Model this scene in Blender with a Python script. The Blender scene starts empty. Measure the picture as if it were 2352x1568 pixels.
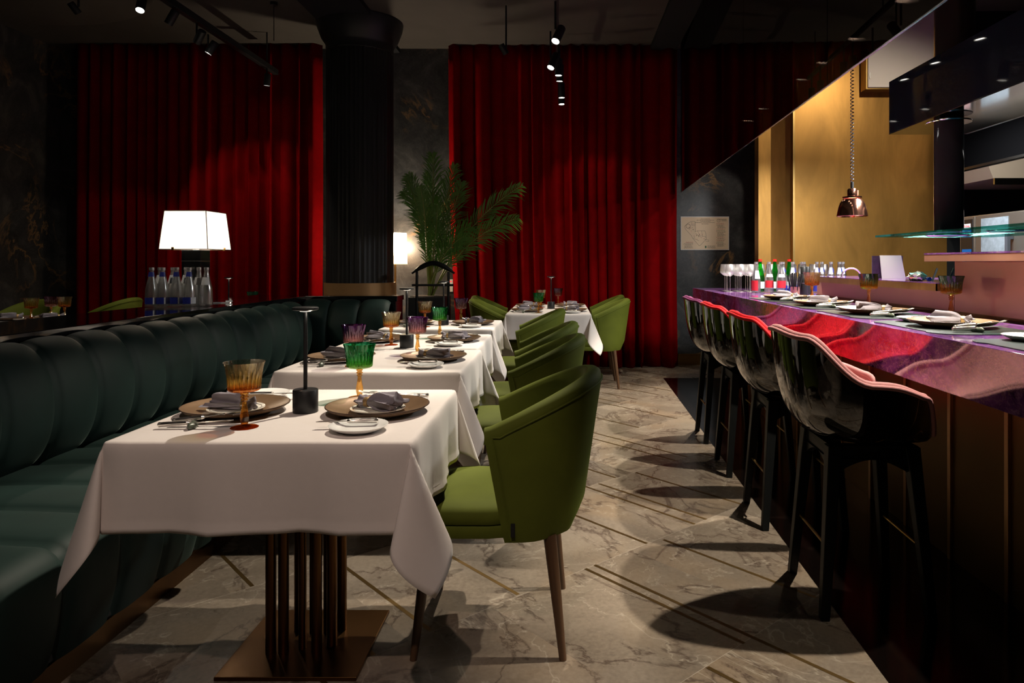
import bpy, math, random
from mathutils import Vector, Matrix, Euler
random.seed(7)
PI = math.pi
SC = bpy.context.scene
COL = SC.collection

# ---------------------------------------------------------------- camera, world, exposure
cam_d = bpy.data.cameras.new('camera'); cam = bpy.data.objects.new('camera', cam_d); COL.objects.link(cam)
cam.location = (0, 0, 1.232); cam.rotation_euler = (PI/2, 0, 0)
cam_d.sensor_width = 36.0; cam_d.lens = 36.0*1600/2352
cam_d.shift_x = -(1290-1176)/2352; cam_d.shift_y = -(784-603)/2352
cam_d.clip_start = 0.05; cam_d.clip_end = 60
SC.camera = cam
w = bpy.data.worlds.new('world'); SC.world = w; w.use_nodes = True
w.node_tree.nodes['Background'].inputs[0].default_value = (0.75, 0.8, 1.0, 1)
w.node_tree.nodes['Background'].inputs[1].default_value = 0.0
SC.view_settings.view_transform = 'Standard'; SC.view_settings.look = 'None'
SC.view_settings.gamma = 1; SC.view_settings.use_curve_mapping = False
SC.view_settings.exposure = 0.0
cy = SC.cycles
cy.max_bounces = 14; cy.diffuse_bounces = 5; cy.glossy_bounces = 6; cy.transmission_bounces = 12; cy.transparent_max_bounces = 40
cy.caustics_reflective = False; cy.caustics_refractive = False
cy.sample_clamp_indirect = 4.0; cy.use_light_tree = True; cy.use_denoising = True

# ---------------------------------------------------------------- helpers: objects
def tag(o, label=None, cat=None, group=None, kind=None):
    if label: o['label'] = label
    if cat: o['category'] = cat
    if group: o['group'] = group
    if kind: o['kind'] = kind
    return o
def thing(name, label, cat, loc=(0,0,0), rz=0.0, group=None):
    o = bpy.data.objects.new(name, None); COL.objects.link(o)
    o.empty_display_size = 0.05
    o.location = loc; o.rotation_euler = (0, 0, rz)
    return tag(o, label, cat, group)
def copy_tree(o, parent=None):
    c = o.copy(); COL.objects.link(c)
    if parent is not None: c.parent = parent
    for ch in list(o.children): copy_tree(ch, c)
    return c
def sub(t, kids, par):
    base = lambda n: n.split('.')[0]
    p = [c for c in t.children if base(c.name) == par][0]
    for c in list(t.children):
        if base(c.name) in kids and c is not p: c.parent = p
class MB:
    def __init__(s): s.v = []; s.f = []; s.m = []
    def add(s, vs, fs, mi=0, M=None):
        b = len(s.v)
        for p in vs:
            p = Vector(p)
            s.v.append(tuple(M @ p if M else p))
        for f in fs: s.f.append([i+b for i in f]); s.m.append(mi)
        return s
    def box(s, a, b, mi=0, M=None):
        x0,y0,z0 = a; x1,y1,z1 = b
        vs = [(x0,y0,z0),(x1,y0,z0),(x1,y1,z0),(x0,y1,z0),(x0,y0,z1),(x1,y0,z1),(x1,y1,z1),(x0,y1,z1)]
        return s.add(vs, [(3,2,1,0),(4,5,6,7),(0,1,5,4),(1,2,6,5),(2,3,7,6),(3,0,4,7)], mi, M)
    def lathe(s, prof, n=32, mi=0, M=None, fn=None, closed=False):
        vs = []; fs = []
        k = len(prof)
        for i in range(n):
            a = 2*PI*i/n; ca, sa = math.cos(a), math.sin(a)
            for (r, z) in prof:
                rr = fn(r, z, a) if fn else r
                vs.append((rr*ca, rr*sa, z))
        for i in range(n):
            j = (i+1) % n
            for q in range(k-1 if not closed else k):
                q2 = (q+1) % k
                fs.append((i*k+q, j*k+q, j*k+q2, i*k+q2))
        return s.add(vs, fs, mi, M)
    def cyl(s, r, z0, z1, n=24, mi=0, M=None, r2=None):
        r2 = r if r2 is None else r2
        return s.lathe([(1e-5,z0),(r,z0),(r2,z1),(1e-5,z1)], n, mi, M)
    def tube(s, pts, r, n=8, mi=0, M=None, rs=None, closed=False, sy=1.0):
        pts = [Vector(p) for p in pts]; k = len(pts); vs = []; fs = []
        up = Vector((0,0,1)); prev = None
        for i, p in enumerate(pts):
            if closed: t = pts[(i+1)%k]-pts[i-1]
            else: t = pts[min(i+1,k-1)]-pts[max(i-1,0)]
            if t.length < 1e-9: t = Vector((0,0,1))
            t.normalize()
            if prev is None:
                a = t.cross(up)
                if a.length < 1e-3: a = t.cross(Vector((0,1,0)))
            else: a = prev - t*prev.dot(t)
            a.normalize(); prev = a; b = t.cross(a)
            rr = rs[i] if rs else r
            for j in range(n):
                an = 2*PI*j/n
                vs.append(p + a*math.cos(an)*rr + b*math.sin(an)*rr*sy)
        for i in range(k if closed else k-1):
            i2 = (i+1)%k
            for j in range(n):
                j2 = (j+1)%n
                fs.append((i*n+j, i*n+j2, i2*n+j2, i2*n+j))
        if not closed:
            fs.append(tuple(range(n))[::-1]); fs.append(tuple((k-1)*n+j for j in range(n)))
        return s.add(vs, fs, mi, M)
    def grid(s, P, nu, nv, mi=0, M=None, cu=False, cv=False, flip=False):
        vs = [P(i, j) for i in range(nu) for j in range(nv)]; fs = []
        for i in range(nu if cu else nu-1):
            for j in range(nv if cv else nv-1):
                a = i*nv+j; b = ((i+1)%nu)*nv+j; c = ((i+1)%nu)*nv+(j+1)%nv; d = i*nv+(j+1)%nv
                fs.append((a,b,c,d) if not flip else (d,c,b,a))
        return s.add(vs, fs, mi, M)
    def prism(s, poly, z0, z1, mi=0, M=None):
        n = len(poly)
        vs = [(x,y,z0) for x,y in poly]+[(x,y,z1) for x,y in poly]
        fs = [tuple(range(n))[::-1], tuple(range(n,2*n))]+[(i,(i+1)%n,n+(i+1)%n,n+i) for i in range(n)]
        return s.add(vs, fs, mi, M)
    def build(s, name, mats, parent=None, smooth=40, bevel=0, loc=None, subdiv=0, solid=0, fix=True):
        me = bpy.data.meshes.new(name); me.from_pydata(s.v, [], s.f)
        if not isinstance(mats, (list, tuple)): mats = [mats]
        for m in mats: me.materials.append(m)
        me.polygons.foreach_set('material_index', s.m)
        if fix:
            import bmesh
            bm = bmesh.new(); bm.from_mesh(me)
            bmesh.ops.remove_doubles(bm, verts=bm.verts, dist=1e-5)
            bmesh.ops.recalc_face_normals(bm, faces=bm.faces)
            bm.to_mesh(me); bm.free()
        if smooth:
            me.shade_smooth(); me.set_sharp_from_angle(angle=math.radians(smooth))
        me.update()
        o = bpy.data.objects.new(name, me); COL.objects.link(o)
        if parent: o.parent = parent
        if loc: o.location = loc
        if solid:
            md = o.modifiers.new('solid', 'SOLIDIFY'); md.thickness = solid; md.offset = 0
        if bevel:
            md = o.modifiers.new('bevel', 'BEVEL'); md.width = bevel; md.segments = 3; md.limit_method = 'ANGLE'; md.angle_limit = math.radians(50)
        if subdiv:
            md = o.modifiers.new('sub', 'SUBSURF'); md.levels = subdiv; md.render_levels = subdiv
        return o
def Tr(x=0,y=0,z=0): return Matrix.Translation((x,y,z))
def Rz(a): return Matrix.Rotation(a,4,'Z')
def Rx(a): return Matrix.Rotation(a,4,'X')
def Ry(a): return Matrix.Rotation(a,4,'Y')
def sstep(a, b, x):
    t = min(1, max(0, (x-a)/(b-a))); return t*t*(3-2*t)
def add_text(name, body, size, M, mat, parent, align='CENTER', label=None, ext=0.0004):
    cu = bpy.data.curves.new(name, 'FONT'); cu.body = body; cu.size = size; cu.align_x = align; cu.extrude = ext
    to = bpy.data.objects.new(name+'_c', cu); COL.objects.link(to)
    dg = bpy.context.evaluated_depsgraph_get()
    me = bpy.data.meshes.new_from_object(to.evaluated_get(dg))
    bpy.data.objects.remove(to); bpy.data.curves.remove(cu)
    me.transform(M); me.materials.clear(); me.materials.append(mat); me.name = name
    return me
def text_obj(name, body, size, M, mat, parent, align='CENTER'):
    me = add_text(name, body, size, M, mat, parent, align)
    o = bpy.data.objects.new(name, me); COL.objects.link(o); o.parent = parent
    return o

# ---------------------------------------------------------------- helpers: materials
class NT:
    def __init__(s, name):
        s.mat = bpy.data.materials.new(name); s.mat.use_nodes = True
        s.t = s.mat.node_tree; s.t.nodes.clear()
        s.out = s.t.nodes.new('ShaderNodeOutputMaterial')
    def n(s, typ, **kw):
        nd = s.t.nodes.new(typ)
        for k, v in kw.items():
            if k.startswith('i_'):
                key = k[2:]; key = int(key) if key.isdigit() else key.replace('_', ' ')
                s.set(nd.inputs[key], v)
            else: setattr(nd, k, v)
        return nd
    def set(s, inp, v):
        if isinstance(v, bpy.types.NodeSocket): s.t.links.new(v, inp)
        elif isinstance(v, (tuple, list)) and len(v) == 3 and inp.type == 'RGBA': inp.default_value = (*v, 1)
        else: inp.default_value = v
    def math(s, op, a, b=0.0, c=0.0, clamp=False):
        nd = s.t.nodes.new('ShaderNodeMath'); nd.operation = op; nd.use_clamp = clamp
        s.set(nd.inputs[0], a); s.set(nd.inputs[1], b); s.set(nd.inputs[2], c)
        return nd.outputs[0]
    def mix(s, f, a, b, mode='MIX'):
        nd = s.t.nodes.new('ShaderNodeMix'); nd.data_type = 'RGBA'; nd.blend_type = mode
        s.set(nd.inputs[0], f); s.set(nd.inputs[6], a); s.set(nd.inputs[7], b)
        return nd.outputs[2]
    def ramp(s, f, stops, interp='LINEAR'):
        nd = s.t.nodes.new('ShaderNodeValToRGB'); nd.color_ramp.interpolation = interp
        e = nd.color_ramp.elements
        while len(e) < len(stops): e.new(0.5)
        for i, (p, c) in enumerate(stops):
            e[i].position = p; e[i].color = (*c, 1) if len(c) == 3 else c
        s.set(nd.inputs[0], f); return nd.outputs[0]
    def coord(s, scale=(1,1,1), rot=(0,0,0), kind='Object'):
        tc = s.t.nodes.new('ShaderNodeTexCoord'); mp = s.t.nodes.new('ShaderNodeMapping')
        s.t.links.new(tc.outputs[kind], mp.inputs[0]); mp.inputs['Scale'].default_value = scale; mp.inputs['Rotation'].default_value = rot
        return mp.outputs[0]
    def noise(s, vec, scale=5, detail=4, rough=.5, dist=0, out=0):
        nd = s.t.nodes.new('ShaderNodeTexNoise'); s.t.links.new(vec, nd.inputs['Vector'])
        nd.inputs['Scale'].default_value = scale; nd.inputs['Detail'].default_value = detail
        nd.inputs['Roughness'].default_value = rough; nd.inputs['Distortion'].default_value = dist
        return nd.outputs[out]
    def bump(s, h, st=.3, d=.01):
        nd = s.t.nodes.new('ShaderNodeBump'); nd.inputs['Strength'].default_value = st; nd.inputs['Distance'].default_value = d
        s.set(nd.inputs['Height'], h); return nd.outputs[0]
    def pr(s, **kw):
        nd = s.t.nodes.new('ShaderNodeBsdfPrincipled')
        for k, v in kw.items(): s.set(nd.inputs[k.replace('_', ' ')], v)
        s.t.links.new(nd.outputs[0], s.out.inputs[0]); return nd
def simple(name, col, rough=.5, metal=0.0, spec=.5, noise=0.0, nscale=30, bumpy=0.0, coat=0.0, sheen=0.0, sheenc=None, ior=1.5, stretch=(1,1,1)):
    t = NT(name)
    v = t.coord(stretch)
    nz = t.noise(v, nscale, 4, .6)
    c = t.mix(nz, tuple(x*(1-noise) for x in col), tuple(min(1, x*(1+noise)) for x in col))
    p = t.pr(Base_Color=c, Roughness=rough, Metallic=metal, Specular_IOR_Level=spec, IOR=ior)
    if coat: p.inputs['Coat Weight'].default_value = coat; p.inputs['Coat Roughness'].default_value = .04
    if sheen:
        p.inputs['Sheen Weight'].default_value = sheen; p.inputs['Sheen Roughness'].default_value = .35
        p.inputs['Sheen Tint'].default_value = (*(sheenc or col), 1)
    if bumpy: t.set(p.inputs['Normal'], t.bump(nz, bumpy, .002))
    return t.mat
def velvet(name, col, sheenc, sheen=.6, rough=.75, spec=.2):
    t = NT(name)
    v = t.coord()
    a = t.noise(v, 7, 3, .5, .6); b = t.noise(v, 700, 1, .5)
    f = t.math('ADD', t.math('MULTIPLY', a, .7), t.math('MULTIPLY', b, .3))
    c = t.mix(f, tuple(x*.62 for x in col), tuple(x*1.35 for x in col))
    p = t.pr(Base_Color=c, Roughness=rough, Specular_IOR_Level=spec, Sheen_Weight=sheen, Sheen_Roughness=.3, Sheen_Tint=sheenc)
    t.set(p.inputs['Normal'], t.bump(b, .15, .0008))
    return t.mat
def emit(name, col, st):
    t = NT(name); e = t.n('ShaderNodeEmission', i_Color=col, i_Strength=st); t.t.links.new(e.outputs[0], t.out.inputs[0]); return t.mat
def glass(name, stops, zr=(0,.19), thru=.55, rough=.0, sheen=.055, sr=.09):
    """coloured cut crystal: colour varies along the height of the object"""
    t = NT(name); tc = t.n('ShaderNodeTexCoord'); sx = t.n('ShaderNodeSeparateXYZ'); t.t.links.new(tc.outputs['Object'], sx.inputs[0])
    stops = [(p, tuple(max(x,.01)**.42 for x in c)) for p, c in stops]
    f = t.math('DIVIDE', t.math('SUBTRACT', sx.outputs[2], zr[0]), zr[1]-zr[0], clamp=True)
    c = t.ramp(f, stops) if len(stops) > 1 else t.mix(0.0, stops[0][1], stops[0][1])
    tr = t.n('ShaderNodeBsdfTransparent', i_Color=c); gl = t.n('ShaderNodeBsdfGlass', i_Color=c, i_Roughness=rough, i_IOR=1.45)
    m = t.n('ShaderNodeMixShader', i_0=1-thru); t.t.links.new(tr.outputs[0], m.inputs[1]); t.t.links.new(gl.outputs[0], m.inputs[2])
    gs = t.n('ShaderNodeBsdfGlossy', i_Color=(1,1,1), i_Roughness=sr); m2 = t.n('ShaderNodeMixShader', i_0=sheen)
    t.t.links.new(m.outputs[0], m2.inputs[1]); t.t.links.new(gs.outputs[0], m2.inputs[2])
    t.t.links.new(m2.outputs[0], t.out.inputs[0]); return t.mat
def thin_glass(name, tint, refl=1.0, ior=1.5, glossc=(1,1,1)):
    t = NT(name)
    tr = t.n('ShaderNodeBsdfTransparent', i_Color=tint); gl = t.n('ShaderNodeBsdfGlossy', i_Color=glossc, i_Roughness=.01)
    fr = t.n('ShaderNodeFresnel', i_IOR=ior)
    f = t.math('MULTIPLY', fr.outputs[0], refl, clamp=True)
    m = t.n('ShaderNodeMixShader', i_0=f); t.t.links.new(tr.outputs[0], m.inputs[1]); t.t.links.new(gl.outputs[0], m.inputs[2])
    t.t.links.new(m.outputs[0], t.out.inputs[0]); return t.mat

def marble_floor():
    t = NT('grey_marble_tiles')
    tc = t.n('ShaderNodeTexCoord'); sx = t.n('ShaderNodeSeparateXYZ'); t.t.links.new(tc.outputs['Object'], sx.inputs[0])
    A = math.radians(-48); X, Y = sx.outputs[0], sx.outputs[1]
    p = t.math('ADD', t.math('MULTIPLY', X, math.cos(A)), t.math('MULTIPLY', Y, math.sin(A)))
    q = t.math('ADD', t.math('MULTIPLY', X, -math.sin(A)), t.math('MULTIPLY', Y, math.cos(A)))
    pc = t.math('DIVIDE', t.math('ADD', p, 2.02), .735); pi_ = t.math('FLOOR', pc)
    q2 = t.math('ADD', q, t.math('MULTIPLY', pi_, .41)); qc = t.math('DIVIDE', q2, .74); qi = t.math('FLOOR', qc)
    cid = t.n('ShaderNodeCombineXYZ', i_0=t.math('MULTIPLY', pi_, 3.7), i_1=t.math('MULTIPLY', qi, 5.3), i_2=t.math('MULTIPLY', t.math('ADD', pi_, qi), 2.1))
    vm = t.n('ShaderNodeVectorMath', operation='ADD'); t.t.links.new(tc.outputs['Object'], vm.inputs[0]); t.t.links.new(cid.outputs[0], vm.inputs[1])
    wn = t.n('ShaderNodeTexWhiteNoise'); t.t.links.new(cid.outputs[0], wn.inputs[0])
    v = vm.outputs[0]
    n1 = t.noise(v, 1.5, 6, .55, .7); n2 = t.noise(v, 4, 7, .6, .9); n3 = t.noise(v, 60, 4, .6)
    base = t.ramp(n1, [(.28, (.055,.042,.032)), (.5, (.155,.125,.095)), (.72, (.31,.26,.205))])
    base = t.mix(t.math('MULTIPLY', n2, .32), base, (.38,.32,.26))
    base = t.mix(.35, base, t.ramp(n3, [(.3,(.08,.065,.05)),(.7,(.28,.235,.185))]))
    # brownish clouding
    base = t.mix(t.ramp(t.noise(v, 2.3, 3, .5, .5, 0), [(.5,(0,0,0)),(.75,(.45,.45,.45))]), base, (.27,.19,.115))
    # dark cracks
    c1 = t.math('ABSOLUTE', t.math('SUBTRACT', t.noise(v, 1.3, 7, .62, .9), .5))
    base = t.mix(t.ramp(c1, [(0,(.8,.8,.8)),(.006,(.45,.45,.45)),(.018,(0,0,0))]), base, (.06,.04,.03))
    # pale thin veins
    c2 = t.math('ABSOLUTE', t.math('SUBTRACT', t.noise(v, 1.7, 5, .6, 1.0), .52))
    base = t.mix(t.ramp(c2, [(0,(.35,.35,.35)),(.004,(.1,.1,.1)),(.009,(0,0,0))]), base, (.55,.50,.41))
    tone = t.math('ADD', t.math('MULTIPLY', wn.outputs[0], .5), .75)
    base = t.mix(1.0, base, t.n('ShaderNodeCombineColor', i_0=tone, i_1=tone, i_2=tone).outputs[0], 'MULTIPLY')
    # joints
    jp = t.math('ABSOLUTE', t.math('SUBTRACT', t.math('FRACT', pc), .5)); jq = t.math('ABSOLUTE', t.math('SUBTRACT', t.math('FRACT', qc), .5))
    j = t.math('GREATER_THAN', jp, .4985)
    base = t.mix(t.math('MULTIPLY', j, .5), base, (.5,.45,.38))
    t.pr(Base_Color=base, Roughness=t.math('ADD', t.math('MULTIPLY', n2, .15), .20), Specular_IOR_Level=.45)
    return t.mat
def dark_marble():
    t = NT('black_marble_gold_veins')
    v = t.coord((1,1,1))
    n = t.noise(v, 2.2, 8, .65, 1.2)
    base = t.ramp(n, [(.3,(.016,.0175,.019)),(.55,(.042,.043,.045)),(.8,(.13,.126,.12))])
    c = t.math('ABSOLUTE', t.math('SUBTRACT', t.noise(v, 1.0, 9, .62, 1.4), .5))
    msk = t.ramp(t.noise(v, 1.4, 3, .5), [(.48,(0,0,0)),(.62,(1,1,1))])
    vein = t.ramp(c, [(0,(1,1,1)),(.008,(.6,.6,.6)),(.022,(0,0,0))])
    base = t.mix(t.mix(1.0, msk, vein, 'MULTIPLY'), base, (.24,.14,.06))
    c2 = t.math('ABSOLUTE', t.math('SUBTRACT', t.noise(v, 5.0, 6, .7, 2.5), .5))
    base = t.mix(t.ramp(c2, [(0,(.25,.25,.25)),(.02,(0,0,0))]), base, (.16,.15,.14))
    t.pr(Base_Color=base, Roughness=.33, Specular_IOR_Level=.4)
    return t.mat
def purple_stone():
    t = NT('purple_gemstone_slab')
    v = t.coord((1,.6,1))
    n = t.noise(v, 3.0, 9, .72, 2.2); n2 = t.noise(v, 22, 8, .75, 2.5)
    base = t.ramp(n, [(.28,(.014,.004,.022)),(.45,(.10,.028,.17)),(.6,(.24,.09,.36)),(.78,(.50,.36,.62))])
    base = t.mix(t.ramp(n2, [(.52,(0,0,0)),(.70,(.85,.85,.85))]), base, (.42,.27,.45))
    c = t.math('ABSOLUTE', t.math('SUBTRACT', t.noise(v, 9, 8, .7, 1.8), .5))
    base = t.mix(t.ramp(c, [(0,(.55,.55,.55)),(.012,(0,0,0))]), base, (.50,.36,.22))
    t.pr(Base_Color=base, Roughness=.06, Specular_IOR_Level=.8, IOR=1.85)
    return t.mat
def brushed(name, col, rough, blotch=.35, metal=1.0, dark=.35):
    t = NT(name)
    v = t.coord((1,1,.35)); n = t.noise(v, 2.2, 6, .6, .8); f = t.noise(t.coord((160,160,4)), 1, 3, .6)
    c = t.mix(t.ramp(n, [(.3,(0,0,0)),(.7,(1,1,1))]), tuple(x*(1-blotch) for x in col), tuple(min(1,x*(1+blotch*.6)) for x in col))
    c = t.mix(t.math('MULTIPLY', f, dark), c, tuple(x*.6 for x in col))
    p = t.pr(Base_Color=c, Roughness=t.math('ADD', rough, t.math('MULTIPLY', t.math('SUBTRACT', f, .5), .12)), Metallic=metal)
    return t.mat

M = {}
M['floor'] = marble_floor()
M['dark_floor'] = simple('black_brown_gloss_sheet', (.003,.0018,.0015), .12, 0, .5, .4, 3)
M['wall'] = dark_marble()
M['ceiling'] = simple('dark_grey_ceiling', (.075,.068,.06), .85, 0, .2, .15, 4)
M['ceiling2'] = simple('black_ceiling', (.016,.017,.02), .8, 0, .2, .1, 4)
M['black'] = simple('matt_black_metal', (.012,.013,.014), .45, 0, .4, .2, 60)
M['blacklam'] = simple('polished_black_stone', (.006,.006,.007), .07, 0, .6, .3, 8, coat=.3)
M['brass'] = brushed('brushed_brass', (.60,.38,.13), .32)
M['inlay'] = simple('dull_brass_inlay', (.20,.125,.045), .38, .9, .5, .2, 20)
M['bronze'] = brushed('dark_bronze', (.17,.085,.03), .33, .25)
M['goldwall'] = brushed('gold_leaf_wall', (.50,.262,.062), .40, .45, .75)
M['copper'] = simple('satin_copper_panel', (.52,.285,.20), .38, .6, .5, .08, 2)
M['strip'] = simple('copper_edge_strip', (.60,.34,.17), .3, .9, .5, .1, 20)
M['counterbase'] = simple('bronze_counter_panel', (.16,.085,.022), .42, .75, .5, .15, 2)
M['purple'] = purple_stone()
M['red_velvet'] = velvet('red_velvet', (.21,.0008,.002), (.8,.005,.01), .12, spec=.03)
M['green_velvet'] = velvet('olive_green_velvet', (.095,.118,.012), (.42,.60,.06), .18)
M['teal'] = velvet('dark_green_velvet', (.0075,.021,.018), (.30,.42,.36), .14, rough=.62, spec=.22)
M['teal_piping'] = simple('dark_green_seam', (.008,.015,.012), .7)
M['cloth'] = simple('white_linen', (.74,.69,.66), .85, 0, .2, .03, 40, .12, sheen=.15, sheenc=(1,1,1))
M['charger'] = simple('bronze_glazed_ceramic', (.24,.15,.085), .34, .35, .5, .22, 25)
M['charger_rim'] = simple('dark_bronze_rim', (.06,.03,.018), .4, .5)
M['ivory'] = simple('ivory_porcelain', (.80,.77,.68), .15, 0, .5, .02)
M['white'] = simple('white_porcelain', (.84,.84,.82), .12, 0, .5, .01)
M['napkin'] = simple('grey_linen', (.27,.25,.285), .9, 0, .1, .12, 60, .3)
M['ringm'] = simple('gold_napkin_ring', (.45,.30,.14), .4, .8, .5, .5, 300, .6)
M['steel'] = simple('polished_silver', (.86,.83,.78), .27, 1.0, .5, .03)
M['stone'] = simple('green_stone', (.085,.105,.075), .35, 0, .5, .6, 40)
M['leather'] = simple('dark_green_leather', (.018,.027,.024), .35, 0, .5, .2, 50, .15)
M['gloss'] = simple('glossy_black_shell', (.005,.0045,.004), .035, 0, .7, .1, 5, coat=.6)
M['blackwood'] = simple('black_stained_ash', (.006,.0068,.007), .45, 0, .22, .4, 60, .15, stretch=(1,1,.1))
M['walnut'] = simple('brown_walnut', (.10,.052,.026), .4, 0, .5, .35, 40, .1, stretch=(1,1,.1))
M['pink'] = velvet('dusty_pink_fabric', (.43,.20,.20), (.9,.6,.6), .3)
M['red'] = velvet('bright_red_fabric', (.58,.010,.016), (1,.2,.2), .3)
M['plum'] = velvet('plum_fabric', (.16,.035,.10), (.7,.3,.6), .3)
M['stainless'] = simple('stainless_steel', (.55,.54,.52), .22, 1.0, .5, .06, 3)
M['mirrorsteel'] = simple('polished_steel_soffit', (.72,.72,.72), .08, 1.0)
M['navy'] = simple('black_blue_lacquer', (.011,.016,.028), .04, 0, .5, .1, 3)
M['tubem'] = simple('dark_glossy_tube', (.045,.049,.058), .08, .0, .6)
M['cream'] = simple('cream_enamel', (.62,.57,.50), .5, 0, .4, .05, 2)
M['copper_polish'] = simple('polished_copper', (.85,.38,.25), .16, 1.0)
M['smoked'] = thin_glass('smoked_mirror_glass', (.20,.17,.15), .9, 1.5)
M['clear'] = glass('clear_glass', [(0,(.93,.95,.95))], thru=.5, sheen=.20, sr=.22)
M['crystal'] = glass('clear_crystal', [(0,(.97,.97,.97))], thru=.5, sheen=.26, sr=.32)
M['greenedge'] = glass('green_tinted_plate_glass', [(0,(.10,.62,.48))], thru=.5)
M['plateglass'] = thin_glass('clear_plate_glass', (.90,.95,.93))
AMB = (1.0,.50,.10)
M['g_amber'] = glass('amber_crystal', [(0,(1,.42,.05)),(.5,(1,.50,.08)),(.56,(1,.16,.02)),(.64,(1,.70,.22)),(1,(1,.92,.70))])
M['g_amberstem'] = glass('amber_crystal_stem', [(0,(1,.48,.10)),(1,(1,.45,.08))])
M['g_orangestem'] = glass('orange_crystal_stem', [(0,(1,.22,.02)),(.3,(1,.42,.05)),(1,(1,.35,.04))])
M['g_green'] = glass('green_crystal', [(0,(.05,.55,.18)),(.55,(.30,.60,.10)),(.8,(.05,.55,.20)),(1,(.0,.35,.12))])
M['g_olive'] = glass('olive_crystal', [(0,(.5,.4,.05)),(.6,(.80,.50,.05)),(.78,(.25,.36,.05)),(.88,(.02,.12,.03)),(1,(.01,.05,.02))])
M['g_purple'] = glass('purple_crystal', [(0,(.45,.20,.35)),(.6,(.80,.45,.40)),(.8,(.42,.22,.36)),(1,(.22,.03,.35))])
M['g_bottlegreen'] = glass('green_bottle_glass', [(0,(.02,.60,.06))], thru=.4)
M['shade'] = None
M['lab_blue'] = simple('blue_label', (.02,.03,.24), .4)
M['lab_white'] = simple('white_label', (.72,.72,.74), .5, 0, .5, .15, 60)
M['lab_red'] = simple('red_label', (.55,.02,.03), .4, 0, .5, .2, 90)
M['cap_red'] = simple('red_cap', (.75,.015,.01), .35)
M['cap_silver'] = simple('silver_cap', (.72,.70,.70), .25, .8)
M['paper'] = simple('cream_paper', (.78,.62,.44), .6)
M['ink'] = simple('dark_ink', (.06,.045,.03), .6)
M['inkred'] = simple('red_ink', (.35,.06,.05), .6)
M['inkgreen'] = simple('green_ink', (.05,.14,.07), .6)
M['frond'] = simple('palm_leaf', (.075,.19,.022), .45, 0, .4, .35, 9)
M['stalk'] = simple('palm_stalk', (.20,.24,.05), .5)
M['menu_card'] = simple('pale_grey_card', (.46,.46,.45), .35)
M['soil'] = simple('potting_soil', (.02,.014,.01), .9)
M['emit_warm'] = emit('lit_lamp_lens', (1,.93,.82), 30)
M['emit_led'] = emit('lit_strip', (1,.90,.75), 1.6)
M['screen'] = emit('lit_blue_screen', (.02,.13,.42), 1.0)
M['dimsteel'] = simple('dark_stainless_steel', (.34,.31,.27), .3, .9)
M['redplastic'] = simple('dark_glass_ceramic', (.05,.01,.01), .1)
def shade_mat(name, col, tr=.6, glow=(1,.92,.80), st=.42):
    t = NT(name); a = t.n('ShaderNodeBsdfDiffuse', i_Color=col); b = t.n('ShaderNodeBsdfTranslucent', i_Color=col)
    m0 = t.n('ShaderNodeMixShader', i_0=tr); t.t.links.new(a.outputs[0], m0.inputs[1]); t.t.links.new(b.outputs[0], m0.inputs[2])
    m = t.n('ShaderNodeMixShader', i_0=.30); tt = t.n('ShaderNodeBsdfTransparent', i_Color=(1,.92,.82)); t.t.links.new(m0.outputs[0], m.inputs[1]); t.t.links.new(tt.outputs[0], m.inputs[2])
    e = t.n('ShaderNodeEmission', i_Color=glow, i_Strength=st); ad = t.n('ShaderNodeAddShader'); t.t.links.new(m.outputs[0], ad.inputs[0]); t.t.links.new(e.outputs[0], ad.inputs[1])
    t.t.links.new(ad.outputs[0], t.out.inputs[0]); return t.mat
M['shade'] = shade_mat('white_lamp_shade', (.85,.80,.72))
M['shade_band'] = shade_mat('beige_shade_band', (.55,.38,.22), glow=(.9,.58,.32), st=.12)

# ---------------------------------------------------------------- lights (each belongs to the lamp that holds it)
def light(kind, name, loc, energy, col=(1,.86,.68), radius=.03, rot=None, target=None, angle=70, blend=.35, parent=None, size=None, local=False):
    d = bpy.data.lights.new(name, kind); d.energy = energy; d.color = col
    if kind in ('SPOT', 'POINT'): d.shadow_soft_size = radius
    if kind == 'SPOT': d.spot_size = math.radians(angle); d.spot_blend = blend
    if kind == 'AREA': d.shape = 'RECTANGLE'; d.size, d.size_y = size
    o = bpy.data.objects.new(name, d); COL.objects.link(o); o.location = loc
    if target is not None:
        o.rotation_euler = (Vector(target)-Vector(loc)).to_track_quat('-Z','Y').to_euler()
    elif rot: o.rotation_euler = rot
    if parent:                      # local=True: loc is given in the lamp's own coordinates
        o.parent = parent
        if not local: o.location = Vector(loc)-Vector(parent.location)
    return o
WARM = (1,.87,.70)
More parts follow.
